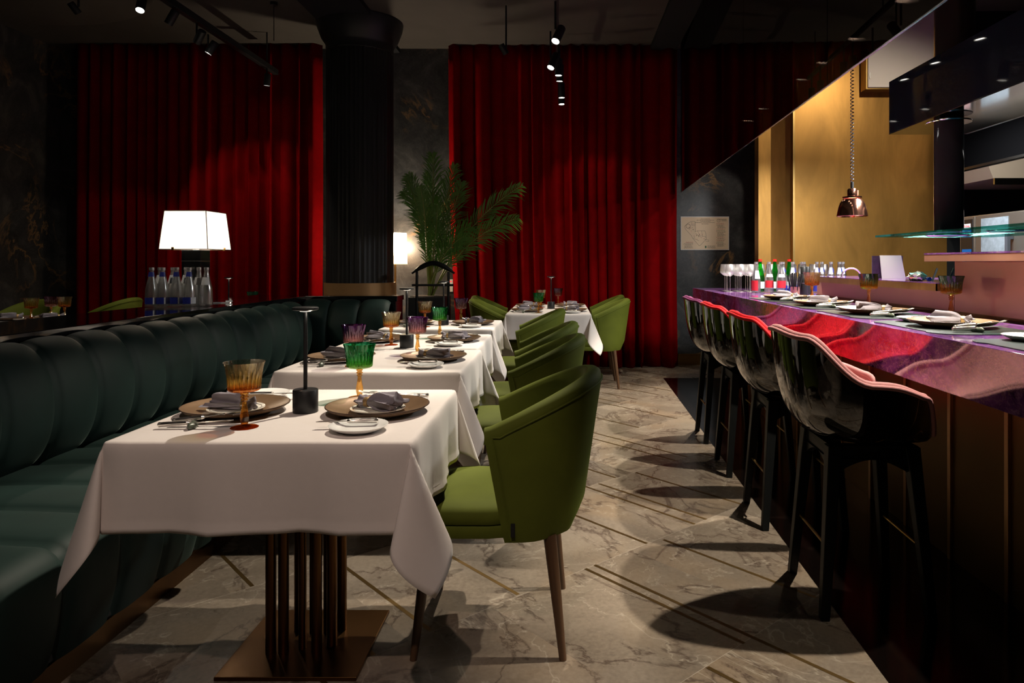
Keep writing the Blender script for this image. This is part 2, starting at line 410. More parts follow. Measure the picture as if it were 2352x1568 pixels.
# centre track: pendant spots over the dining row (x, y, height, target, watts, cone)
TRACK_SPOTS = [(-.35,.15,3.0,(-1.0,1.9,.4),95,46), (-.05,3.45,3.0,(-.85,2.25,.75),320,42), (-.05,4.60,3.0,(-.90,3.45,.75),250,42),
               (-.05,5.57,3.0,(-.90,4.35,.75),250,42), (-.10,6.29,2.99,(-.95,5.35,.75),280,42), (-.03,6.59,3.0,(-.05,6.6,0),40,60),
               (-.02,6.80,3.0,(-.11,7.0,.75),90,50), (0,7.48,3.0,(.05,7.5,.5),35,50), (0,7.79,3.0,(.1,7.60,0),20,50)]
BAR_SPOTS = [(2.05,25),(2.50,320),(2.93,25),(3.36,320),(3.93,25),(4.40,320),(4.80,40),(5.71,350),(6.20,170)]
def spot_body(kindname, label, x, y, z, tgt, energy, cone, top, group, head=(.030,.11), col=WARM, on=True, rad=.022, blend=.35):
    t = thing(kindname, label, 'spotlight', (x, y, z), 0, group)
    d = (Vector(tgt)-Vector((x,y,z))).normalized()
    R = d.to_track_quat('-Z','Y').to_matrix().to_4x4()
    r, h = head
    MB().lathe([(1e-5,h),(r*.9,h),(r,h-.006),(r,.0),(r*.88,0),(r*.88,.012),(1e-5,.012)], 24, M=R).build('housing', M['black'], t)
    if on: MB().cyl(r*.86, .006, .010, 20, M=R).build('lens', M['emit_warm'], t)
    if top > z+h: MB().cyl(.009, h*.6, top-z, 10).build('stem', M['black'], t)
    light('SPOT', 'lamp_light', (x+d.x*.01, y+d.y*.01, z+d.z*.01), energy, col, rad, target=tgt, angle=cone, blend=blend, parent=t)
    return t
# ---------------------------------------------------------------- structure
def struct(mb, name, mat, **kw): return tag(mb.build(name, mat, **kw), kind='structure')
XL, XR, YB, YF, ZC = -6.05, 7.0, 8.40, -2.6, 3.81
# floor: marble tiles with brass inlay strips laid flush (column p, row q measured along the tile grid turned by -48 degrees)
fl = MB(); fl.box((XL,YF,-.08),(XR,YB,0))
A48 = math.radians(-48)
def pq(p, q): return (p*math.cos(A48)-q*math.sin(A48), p*math.sin(A48)+q*math.cos(A48))
STR = [(2.0,-2.02,-.93),(1.948,-2.02,-1.28),(2.41,-2.0,-1.28),(1.236,-2.76,-2.03),(1.611,-2.79,-2.03),(1.025,-2.11,-2.02),(2.754,-2.75,-2.02),
 (2.663,-2.8,-2.02),(2.323,-2.49,-2.02),(3.06,-2.75,-2.02),(3.55,-3.64,-2.75),(3.43,-3.48,-2.75),(3.912,-3.99,-3.48),(4.361,-4.41,-3.48),
 (4.482,-4.53,-4.21),(4.71,-4.66,-4.21),(5.265,-4.91,-4.25),(5.94,-5.46,-4.91),(6.09,-4.91,-4.59),(3.685,-2.75,-2.2),
 (5.02,-4.95,-4.21),(5.6,-5.64,-4.91),(.85,-2.02,-1.3),(.40,-2.02,-1.28),(.62,-1.28,-.55),(1.30,-1.28,-.55),(1.75,-1.28,-.55),
 (.9,-3.48,-2.76),(1.9,-3.48,-2.76),(2.2,-4.2,-3.48),(3.1,-4.94,-4.21),(2.9,-3.48,-2.76)]
def halfplane(x, y): return x < .96+.0227*(y-2)
for q, p0, p1 in STR:
    a = []
    # clip to the marble side of the floor
    n = 40; ok = [p0+(p1-p0)*i/n for i in range(n+1) if halfplane(*pq(p0+(p1-p0)*i/n, q)) or pq(p0+(p1-p0)*i/n, q)[1] > 7.44]
    if not ok: continue
    c = [pq(ok[0], q-.0075), pq(ok[-1], q-.0075), pq(ok[-1], q+.0075), pq(ok[0], q+.0075)]
    fl.add([(x,y,.0006) for x,y in c], [(0,1,2,3)], 1)
struct(fl, 'floor', [M['floor'], M['inlay']], smooth=0, fix=False)
df = MB(); df.prism([(.93,YF),(XR,YF),(XR,7.44),(1.085,7.44),(.958,2.0)], 0.0008, .0012)  # thin black-brown glossy sheet over the bar side of the floor
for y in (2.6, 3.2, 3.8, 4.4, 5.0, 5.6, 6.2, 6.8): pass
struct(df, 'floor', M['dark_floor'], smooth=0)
cl = MB(); cl.box((XL,YF,ZC),(XR,YB,ZC+.1)); struct(cl, 'ceiling', M['ceiling'], smooth=0)
struct(MB().box((XL-.1,YF,0),(XL,YB+.1,ZC)), 'wall_left', M['wall'], smooth=0)
struct(MB().box((XL,YB,0),(2.43,YB+.1,ZC)), 'wall_back', M['wall'], smooth=0)
struct(MB().box((XR,YF,0),(XR+.1,YB+.1,ZC)), 'wall_right', M['black'], smooth=0)
struct(MB().box((XL,YF-.1,0),(XR,YF,ZC)), 'wall_front', M['black'], smooth=0)
# gold-leaf wall behind the far end of the counter, with a narrower return panel on its left
gw = MB(); gw.box((2.36,7.12,0),(3.94,7.24,ZC)); struct(gw, 'wall_gold', M['goldwall'], bevel=.004)
gw = MB(); gw.box((2.345,7.06,0),(2.365,7.2,ZC)); gw.box((2.43,7.24,0),(2.47,YB,ZC)); struct(gw, 'trim_1', M['brass'])
g2 = MB()
def gp(i, j):
    a = i/12; x = 2.055+(2.36-2.055)*a; y = 7.12+.20*math.cos(a*PI/2)**1.0*.6
    return (x, y, 3.81*j)
g2.grid(gp, 13, 2); g2.box((2.04,7.22,0),(2.44,7.36,ZC)); struct(g2, 'wall_return', M['goldwall'])
struct(MB().box((3.94,7.14,0),(XR,7.26,ZC)), 'wall_kitchen', M['black'], smooth=0)
struct(MB().box((1.40,YB-.022,0),(2.43,YB,.125)).box((1.40,YB-.03,.125),(2.43,YB,.135)), 'baseboard_back', M['brass'])
struct(MB().box((-2.8,YB-.022,0),(-1.35,YB,.125)), 'baseboard_middle', M['brass'])
# dropped ceiling fields
mb = MB()
for i, (x0,x1) in enumerate([(-2.55,-1.95)]): mb.box((x0,YF,ZC-.05),(x1,YB,ZC-.001))
struct(mb, 'trim_2', M['ceiling2'], smooth=0)
mb = MB(); mb.box((1.05,2.0,ZC-.06),(1.36,YB,ZC-.001)); struct(mb, 'trim_3', M['ceiling2'], smooth=0)
# soft folds in the stretched ceiling fabric near the column
mb = MB()
def cf(i, j):
    u, v = i/30, j/20
    x = -1.4+3.0*u; y = 5.6+2.7*v
    s = math.sin(PI*u)*math.sin(PI*v)
    return (x, y, ZC-.004-.03*s-.02*s*math.sin(9*v+5*u+3*math.sin(3*u))-.012*s*math.sin(17*(v-.6*u)))
mb.grid(cf, 31, 21); struct(mb, 'trim_4', M['ceiling'])
disc = MB(); disc.lathe([(1e-5,-.05),(1.46,-.05),(1.5,-.03),(1.5,.02),(1e-5,.02)], 96)
o = disc.build('ceiling_disc', M['ceiling'], loc=(-5.2,5.9,ZC-.025)) ; tag(o, kind='structure')
o.name = 'trim_5'

# ---------------------------------------------------------------- curtains
def curtain(name, label, x0, x1, seed, y=8.27, flare=(0,0)):
    rnd = random.Random(seed); mb = MB()
    ks = [0]; tot = 0
    while tot < (x1-x0): tot += rnd.uniform(.09,.21); ks.append(tot)
    ks = [k*(x1-x0)/tot for k in ks]
    N = []
    for i in range(len(ks)-1):
        amp = rnd.uniform(.03,.10); sk = rnd.uniform(-.25,.25)
        for j in range(12):
            t = j/12
            N.append((ks[i]+(ks[i+1]-ks[i])*t, amp, t, sk))
    N.append((ks[-1], .04, 0, 0)); nv = 15
    ph = [rnd.uniform(0,6) for _ in range(4)]
    def P(i, j):
        x, amp, t, sk = N[i]; v = j/(nv-1); z = ZC*(1-v)-.0
        a = amp*(.65+.5*v)
        prof = abs(math.sin(PI*t))**1.4
        yy = -a*prof*1.5
        dx = sk*.09*math.sin(2*PI*t)+.02*math.sin(2.2*v+ph[0]+x*1.3)*v
        u = x/(x1-x0)
        dx += flare[0]*(1-u)*v**3 + flare[1]*u*v**3
        yy += .025*math.sin(x*2.1+ph[1])*v
        if v > .93: yy += -.03*math.sin(x*13+ph[2])*(v-.93)/.07
        return (x0+x+dx, y+yy, max(z, .004))
    mb.grid(P, len(N), nv)
    o = mb.build(name, M['red_velvet'], smooth=60, solid=.006)
    return tag(o, label, 'curtain', 'floor length red velvet curtains')
curtain('velvet_curtain', 'red velvet floor-length curtain left of the black column, behind the square-shade lamp', -5.72, -2.84, 3)
curtain('velvet_curtain', 'red velvet floor-length curtain right of the palm, behind the far dining table', -1.34, 1.37, 11, flare=(.10,.03))

# ---------------------------------------------------------------- column
t = thing('column', 'round black pleated column with a flared cap, between the two red curtains', 'column', (-2.17,7.5,0))
MB().lathe([(.345,0),(.345,3.50)], 144, fn=lambda r,z,a: r*(1+.012*math.cos(48*a)+.006*math.sin(31*a))).build('shaft', M['black'], t)
MB().lathe([(.34,3.46),(.352,3.47),(.352,3.54),(.36,3.56),(.40,3.62),(.445,3.74),(.455,3.80),(.3,3.80)], 64).build('cap', M['black'], t)
bm_ = MB()
bm_.lathe([(.362,.86),(.372,.86),(.372,1.02),(.362,1.02)], 96, closed=True)
bm_.build('band', simple('tan_bronze_band', (.42,.235,.095), .5, .4, .5, .1, 30), t)
tag(t.children[-1], 'smooth tan bronze band')

# ---------------------------------------------------------------- smoked glass valance over the bar
t = thing('glass_valance', 'dark smoked-glass hanging partition running diagonally above the bar', 'partition', (0,0,0))
P0, P1 = Vector((1.203,2.2,0)), Vector((1.395,8.15,0)); dv = (P1-P0)/(P1.y-P0.y)
for ya, yb in ((.6,3.24),(3.248,4.95),(4.958,6.6),(6.608,8.15)):
    a = P0+dv*(ya-2.2); b = P0+dv*(yb-2.2)
    MB().prism([(a.x,a.y),(b.x,b.y),(b.x+.008,b.y),(a.x+.008,a.y)], 2.058, 3.80).build('glass_panel', M['smoked'], t, smooth=0)
a = P0+dv*(.6-2.2); b = P1
MB().prism([(a.x,a.y),(b.x,b.y),(b.x+.008,b.y),(a.x+.008,a.y)], 2.054, 2.058).build('bottom_rail', M['stainless'], t, smooth=0)

# ---------------------------------------------------------------- bar counter
def ctop_x(y): return 1.294+(1.334-1.294)*(y-1.95)/(7.09-1.95)
t = thing('bar_counter', 'long bar counter with purple stone top and apron, brass-ribbed base', 'bar counter', (1.6,4,0))
t_inv = Tr(-1.6,-4,0)
Y0c, Y1c = .7, 7.08
mb = MB(); mb.prism([(ctop_x(Y0c),Y0c),(1.955,Y0c),(1.955,5.35),(2.6,5.35),(2.6,Y1c),(ctop_x(Y1c),Y1c)], .945, .975, M=t_inv)
mb.prism([(ctop_x(Y0c),Y0c),(ctop_x(Y0c)+.03,Y0c),(ctop_x(Y1c)+.03,Y1c),(ctop_x(Y1c),Y1c)], .795, .945, M=t_inv)
mb.prism([(ctop_x(Y1c),Y1c-.03),(2.6,Y1c-.03),(2.6,Y1c),(ctop_x(Y1c),Y1c)], .795, .945, M=t_inv)
mb.build('worktop', M['purple'], t, smooth=0, bevel=.002)
MB().box((1.62,Y0c,0),(1.95,6.9,.944), M=t_inv).build('base', M['counterbase'], t, smooth=0)
for k in range(16):
    y = 1.40+.3735*k
    MB().box((1.607,y-.011,0.0),(1.632,y+.011,.90), M=t_inv).build('base_strip', M['strip'], t, smooth=0, bevel=.002)
# service wall behind the counter: copper backsplash, two brass-edged pass shelves
t = thing('service_wall', 'satin copper upstand wall along the back of the purple counter', 'backsplash', (1.96,4,0)); iv = Tr(-1.96,-4,0)
MB().box((1.957,.7,.0),(2.03,3.47,1.238), M=iv).box((1.957,3.474,.0),(2.03,5.34,1.091), M=iv).build('upstand', M['copper'], t, smooth=0, bevel=.002)
MB().box((1.95,.7,.976),(1.956,5.34,.990), M=iv).build('footing_strip', M['bronze'], t, smooth=0)
t = thing('pass_shelf', 'lower brass-edged pass shelf holding the menu stand and chrome hoop', 'shelf', (2.05,4.35,1.09)); iv = Tr(-2.05,-4.35,-1.09)
MB().box((1.85,3.44,1.092),(1.856,5.26,1.128), M=iv).box((1.85,3.44,1.092),(2.5,3.446,1.128), M=iv).box((1.856,3.446,1.092),(2.5,5.26,1.098), M=iv).build('edge', M['brass'], t, smooth=0)
MB().box((1.8505,3.4405,1.125),(2.5,5.26,1.132), M=iv).build('top', M['purple'], t, smooth=0)
t = thing('pass_shelf', 'upper copper-edged pass shelf running out of frame at the right', 'shelf', (2.1,2.2,1.24)); iv = Tr(-2.1,-2.2,-1.24)
MB().box((1.85,.7,1.2385),(2.5,3.555,1.272), M=iv).build('edge', M['copper'], t, smooth=0, bevel=.001)
MB().box((1.849,.7,1.2725),(2.5,3.556,1.280), M=iv).build('top', M['purple'], t, smooth=0)
# glass shelf and tube
t = thing('glass_shelf', 'green-edged clear glass shelf above the upper pass shelf', 'shelf', (2.2,2.5,1.39)); iv = Tr(-2.2,-2.5,-1.39)
MB().box((1.90,.7,1.385),(2.6,4.22,1.396), M=iv).build('pane', M['greenedge'], t, smooth=0)
for (x,y) in ((2.1,3.78),(2.1,3.23),(2.1,1.9)):
    MB().lathe([(1e-5,-.016),(.10,-.016),(.115,-.010),(.115,-.007),(1e-5,-.0055)], 40, M=Tr(x-2.2,y-2.5,0)).build('support_disc', M['mirrorsteel'], t)
t = thing('support_tube', 'dark glossy vertical tube between the glass shelf and the extractor hood', 'tube', (2.1,3.78,1.3965))
MB().cyl(.073, .0, .617, 48).build('tube', M['tubem'], t)
MB().lathe([(.074,.592),(.112,.592),(.115,.595),(.112,.600),(.074,.600)], 48).build('flange', M['mirrorsteel'], t)

# extractor hood
t = thing('extractor_hood', 'long black extractor hood with a mirrored steel underside above the pass', 'hood', (2.2,2.5,2.0)); iv = Tr(-2.2,-2.5,-2.0)
MB().box((2.0,.4,2.018),(2.02,4.255,2.335), M=iv).box((2.02,4.235,2.018),(2.45,4.255,2.335), M=iv).box((2.02,.4,2.325),(2.47,4.235,2.335), M=iv).build('front_panel', M['navy'], t, smooth=0, bevel=.001)
MB().box((2.0,.4,2.014),(2.45,4.255,2.0175), M=iv).build('underside', M['mirrorsteel'], t, smooth=0)
MB().box((2.45,.4,2.0135),(2.47,4.235,2.325), M=iv).build('back_panel', M['stainless'], t, smooth=0)
t = thing('kitchen_beam', 'dark beam crossing above the oven, beyond the extractor hood', 'beam', (3.2,2.5,1.97)); iv = Tr(-3.2,-2.5,-1.97)
MB().box((3.2,.4,1.985),(3.24,5.9,2.60), M=iv).build('panel', simple('dull_black_beam', (.0016,.0016,.0018), .8, 0, .0), t, smooth=0)
MB().box((3.19,.4,1.965),(3.25,5.9,1.984), M=iv).build('rail', M['stainless'], t, smooth=0)
t = thing('exhaust_duct', 'ribbed steel exhaust duct rising behind the extractor hood', 'duct', (2.82,5.0,2.3))
MB().cyl(.132, .28, 1.5, 48).build('pipe', M['dimsteel'], t)
MB().lathe([(.132,.20),(.19,.20),(.19,.28),(.132,.29)], 40).build('collar', M['black'], t)
# white access cabinet on the gold wall
t = thing('wall_cabinet', 'white metal wall cabinet with a gold edge, high on the gold wall', 'cabinet', (3.4,7.12,2.97))
MB().box((-.35,-.14,.0),(.42,-.002,.83)).build('body', M['brass'], t, smooth=0)
MB().box((-.335,-.155,.015),(.405,-.14,.83)).build('door', M['cream'], t, smooth=0, bevel=.003)
MB().cyl(.014,0,.01,20, M=Tr(.36,-.155,.42)@Rx(PI/2)).build('lock', M['steel'], t)
MB().box((-.325,-.165,.10),(-.315,-.155,.16)).build('hinge', M['steel'], t)

# kitchen glimpsed behind the pass
t = thing('combi_oven', 'stainless steel oven with a lit blue control screen and glass door', 'oven', (3.3,5.3,0)); iv = Tr(-3.3,-5.3,0)
MB().box((3.31,4.55,.75),(4.15,5.76,1.608), M=iv).build('body', M['dimsteel'], t, smooth=0, bevel=.006)
MB().box((3.285,5.54,.80),(3.309,5.745,1.60), M=iv).build('control_panel', M['dimsteel'], t, smooth=0, bevel=.004)
MB().box((3.279,5.565,.82),(3.2845,5.725,1.58), M=iv).build('panel_face', M['blacklam'], t, smooth=0)
MB().box((3.276,5.575,1.00),(3.2785,5.70,1.34), M=iv).build('screen', M['screen'], t, smooth=0)
e = t.children[-1]
for k in range(5):
    MB().box((3.274,5.66,1.04+.062*k),(3.2758,5.69,1.065+.062*k), M=iv).box((3.274,5.585,1.04+.062*k),(3.2758,5.64,1.05+.062*k), M=iv).build('screen_icon', emit('icon_white', (.6,.8,1), 1.2) if k==0 else bpy.data.materials['icon_white'], t, smooth=0)
MB().box((3.2765,5.585,1.505),(3.2785,5.705,1.545), M=iv).build('badge', M['lab_white'], t, smooth=0)
text_obj('badge_lettering', 'RATIONAL', .024, Tr(3.2755-3.3, 5.645-5.3, 1.517)@Rz(-PI/2)@Rx(PI/2), M['cap_red'], t)
MB().box((3.285,4.60,.80),(3.309,5.53,1.60), M=iv).build('door', M['dimsteel'], t, smooth=0, bevel=.004)
dr = t.children[-1]
o = MB().box((3.281,5.12,.95),(3.2848,5.45,1.575), M=iv).build('door_window', simple('lit_oven_glass', (.24,.29,.33), .12, .3, .6, .5, 26), t, smooth=0)
o = MB().box((3.235,5.06,1.10),(3.262,5.09,1.45), M=iv).box((3.26,5.06,1.12),(3.285,5.09,1.15), M=iv).box((3.26,5.06,1.40),(3.285,5.09,1.43), M=iv).build('handle', M['tubem'], t, smooth=0, bevel=.004)
sub(t, ('panel_face','screen','badge'), 'control_panel'); sub(t, ('door_window','handle'), 'door')
t = thing('oven_stand', 'stainless steel stand beneath the oven', 'stand', (3.7,5.2,0))
MB().box((-.38,-.65,.70),(.5,.58,.748)).box((-.38,-.65,.15),(.5,.58,.18)).build('shelf', M['stainless'], t, smooth=0)
for sx in (-.36,.46):
    for sy in (-.63,.54): MB().box((sx,sy,0),(sx+.03,sy+.03,.70)).build('leg', M['stainless'], t, smooth=0)
t = thing('kitchen_canopy', 'cream lit canopy with a perforated steel rail, behind the hood', 'canopy', (4.5,6.2,1.97))
MB().add([(-.72,-.1,0),(2.2,-.1,0),(2.2,.85,0),(-.72,.85,0),(-.72,.55,1.1),(2.2,.55,1.1),(2.2,.85,1.1),(-.72,.85,1.1)],
   [(0,1,5,4),(1,2,6,5),(2,3,7,6),(3,0,4,7),(4,5,6,7),(0,3,2,1)]).build('panel', M['cream'], t, smooth=0)
MB().box((-.72,-.12,-.055),(2.2,-.1,.0)).build('rail', M['stainless'], t, smooth=0)
t = thing('added_kitchen_light', 'added flat light hidden behind the hood, brightening the kitchen', 'ceiling light', (2.62,4.65,2.30))  # light panel added out of sight behind the hood to brighten the kitchen
MB().box((-.20,-.42,0.02),(.20,.42,.06)).build('housing', M['stainless'], t, smooth=0)
MB().box((-.18,-.40,0.01),(.18,.40,.02)).build('diffuser', emit('kitchen_diffuser', (.92,.96,1), 3.0), t, smooth=0)
light('AREA', 'lamp_light', (2.62,4.65,2.285), 125, (.97,.97,.95), size=(.36,.8), rot=(0,0,0), parent=t)
# ---------------------------------------------------------------- banquette
t = thing('banquette', 'long dark green channel-tufted velvet banquette on a brass plinth', 'banquette', (-1.8,3.0,0)); iv = Tr(1.8,-3.0,0)
CH = .26; YS = 3.05-CH*11; NCH = 21; SUB = 12
def chan(tt): return math.sqrt(max(0, 1-abs(2*tt-1)**2.8))
BP = []                                   # backrest profile (x, z): from under the seat crease, bulging forward, over the crest
for k in range(29):
    a = -1.35+(PI*1.02)*k/28
    BP.append((-2.17+.165*math.cos(a)*(1.0 if a < PI/2 else .55), .66+.262*math.sin(a)*(1.0), math.cos(a), math.sin(a)))
rows = [(j, i/SUB) for j in range(NCH) for i in range(SUB)]+[(NCH-1, 1.0)]
def PB(i, k):
    j, tt = rows[i]; x, z, nx, nz = BP[k]; b = -.026*(1-chan(tt))
    lean = .012*math.sin(j*2.3)
    return (x+nx*b, YS+CH*(j+tt)+.02*math.sin(PI*k/28)*0, z+nz*b)
mb = MB(); mb.grid(PB, len(rows), len(BP), M=iv)
mb.build('backrest', M['teal'], t, smooth=75)
SP = []
for k in range(10): SP.append((-2.20+(.70)*k/10, .43+.012*math.sin(PI*k/10), 0, 1))
for k in range(9):
    a = PI/2-(PI/2)*k/8; SP.append((-1.50+.085*math.cos(a), .345+.085*math.sin(a), math.cos(a), math.sin(a)))
for k in range(1,9): SP.append((-1.415-.045*k/8+.012*math.sin(PI*k/8), .345-.27*k/8, 1, 0))
def PS(i, k):
    j, tt = rows[i]; x, z, nx, nz = SP[k]; b = -.026*(1-chan(tt))
    return (x+nx*b, YS+CH*(j+tt), z+nz*b)
mb = MB(); mb.grid(PS, len(rows), len(SP), M=iv); mb.build('seat', M['teal'], t, smooth=75)
ye = YS+CH*NCH
MB().box((-2.2,YS,.0),(-1.47,ye,.075), M=iv).build('plinth', M['bronze'], t, smooth=0)
MB().box((-2.21,YS,.08),(-1.475,ye,.40), M=iv).build('frame', M['black'], t, smooth=0)
# return at the far end, facing the camera
rr = [(j, i/SUB) for j in range(3) for i in range(SUB)]+[(2, 1.0)]
def PR(i, k):
    j, tt = rr[i]; x, z, nx, nz = BP[k]; b = -.034*(1-chan(tt))
    return (-2.2+.25*(j+tt), 5.95-(x+2.17+nx*b)-.02, z+nz*b)
mb = MB(); mb.grid(PR, len(rr), len(BP), M=iv); mb.build('end_backrest', M['teal'], t, smooth=75)
mb = MB(); mb.box((-2.2,ye,.08),(-1.46,5.9,.43), M=iv); mb.build('end_seat', M['teal'], t, smooth=0, bevel=.02)
t = thing('partition_ledge', 'polished black ledge wall behind the green banquette, carrying the bottles', 'ledge', (-2.4,3,0)); iv = Tr(2.4,-3,0)
MB().box((-2.62,.2,0),(-2.26,6.25,.875), M=iv).box((-2.26,6.02,0),(-1.45,6.2,.90), M=iv).build('wall', M['black'], t, smooth=0)
MB().prism([(-2.72,.2),(-2.205,.2),(-2.205,5.99),(-1.415,5.99),(-1.415,6.25),(-2.72,6.25)], .90, .945, M=iv).build('top', M['blacklam'], t, smooth=0, bevel=.003)
mb = MB(); mb.box((-1.45,5.93,0),(-1.415,6.2,.90), M=iv); mb.build('end_panel', M['blacklam'], t, smooth=0)

# ---------------------------------------------------------------- tables and cloths
def make_table():
    t = thing('dining_table', '-', 'table', (0,0,0), 0, 'pedestal dining tables under white cloths')
    MB().box((-.375,-.355,.715),(.375,.355,.744)).build('tabletop', M['walnut'], t, smooth=0, bevel=.004)
    MB().box((-.21,-.20,0.0),(.21,.20,.012)).build('base_plate', M['bronze'], t, smooth=0, bevel=.002)
    for (x,y,r) in ((-.095,-.07,.016),(-.055,-.07,.016),(-.095,.03,.016),(-.055,.06,.016),(-.005,-.045,.012),(-.005,.05,.012),
                    (.045,-.06,.016),(.083,-.03,.016),(.045,.05,.016),(.083,.07,.016)):
        MB().cyl(r, .012, .716, 20, M=Tr(x,y,0)).build('post', M['bronze'], t)
    MB().box((-.12,-.10,.700),(.11,.10,.714)).build('mount', M['black'], t, smooth=0)
    return t
def cloth_mesh(W=.80, D=.755, o=.255, zt=.7525, seed=1):
    rnd = random.Random(seed); n, m = 14, 22
    def ax(L):
        ins = [-L/2+L*i/n for i in range(n+1)]
        out = [o*((k/m)**1.15) for k in range(1, m+1)]
        return [-L/2-e for e in reversed(out)]+ins+[L/2+e for e in out]
    xs, ys = ax(W), ax(D); c = .016
    ph = [rnd.uniform(0,6) for _ in range(8)]
    def hem(e): return .0025 if e > o-.022 else 0
    def P(i, j):
        s, u = xs[i], ys[j]; ex = max(abs(s)-W/2, 0); ey = max(abs(u)-D/2, 0); sx = 1 if s > 0 else -1; sy = 1 if u > 0 else -1
        if ex == 0 and ey == 0: return (s, u, zt)
        if ex and ey:
            r = math.hypot(ex, ey); th = math.atan2(ey, ex); psi = 4*th
            A_, B_ = .13+.02*math.sin(ph[0]+sx+2*sy), .32+.05*math.sin(ph[1]+2*sx-sy)
            oo = A_*(1-math.cos(psi)); ll = B_*math.sin(psi)
            D_ = Vector((sx, sy, 0))/math.sqrt(2)
            L_ = Vector((-sx, sy, 0))/math.sqrt(2)
            h = (Vector((0,0,-1))+D_*oo+L_*ll).normalized()
            e0 = c*(1-math.exp(-r/c))
            out = Vector((math.cos(th)*sx, math.sin(th)*sy, 0))
            p = Vector((sx*W/2, sy*D/2, zt))+out*e0+h*(r*(1+.13*math.sin(2*th)**2)-e0)+D_*.012*(r/o)
            k = max(ex, ey)
            return tuple(p)
        e = ex or ey; t_ = (u/(D/2)) if ex else (s/(W/2)); L = D if ex else W
        e0 = c*(1-math.exp(-e/c)); q = ph[2+(0 if ex else 2)+(1 if (sx if ex else sy) > 0 else 0)]
        win = max(0, 1-t_**4)
        wav = .014*math.sin(t_*6.5+q)+.006*math.sin(t_*15+2*q)
        off = e0+(.004+win*wav*(e/o))+.0085*(e/o)+hem(e)
        z = zt-(e-e0)
        if ex: return (s-sx*ex+sx*off, u, z)
        return (s, u-sy*ey+sy*off, z)
    mb = MB(); mb.grid(P, len(xs), len(ys)); return mb
TB = [(-.815,2.25,'nearest'), (-.858,3.455,'second'), (-.885,4.28,'third'), (-.912,5.42,'fourth'), (-.125,6.87,'near half of the far'), (-.125,7.62,'back half of the far')]
TN = ['the nearest dining table', 'the second dining table from the front', 'the third dining table from the front', 'the fourth dining table, beside the dark booth end',
      'the far table by the red curtain, near half', 'the far table by the red curtain, back half']
tbl = make_table()
cl_meshes = []
for i, (x, y, nm) in enumerate(TB):
    o = tbl if i == 0 else copy_tree(tbl)
    o.location = (x, y, 0)
    o['label'] = 'bronze pedestal table under the cloth of '+TN[i]
    mb = cloth_mesh(W=.80 if i < 4 else .77, D=.755 if i < 4 else .70, seed=i+1)
    c = mb.build('tablecloth', M['cloth'], smooth=60, solid=.0012)
    c.location = (x, y, 0); tag(c, 'white linen tablecloth draped over '+TN[i], 'tablecloth', 'white tablecloths')

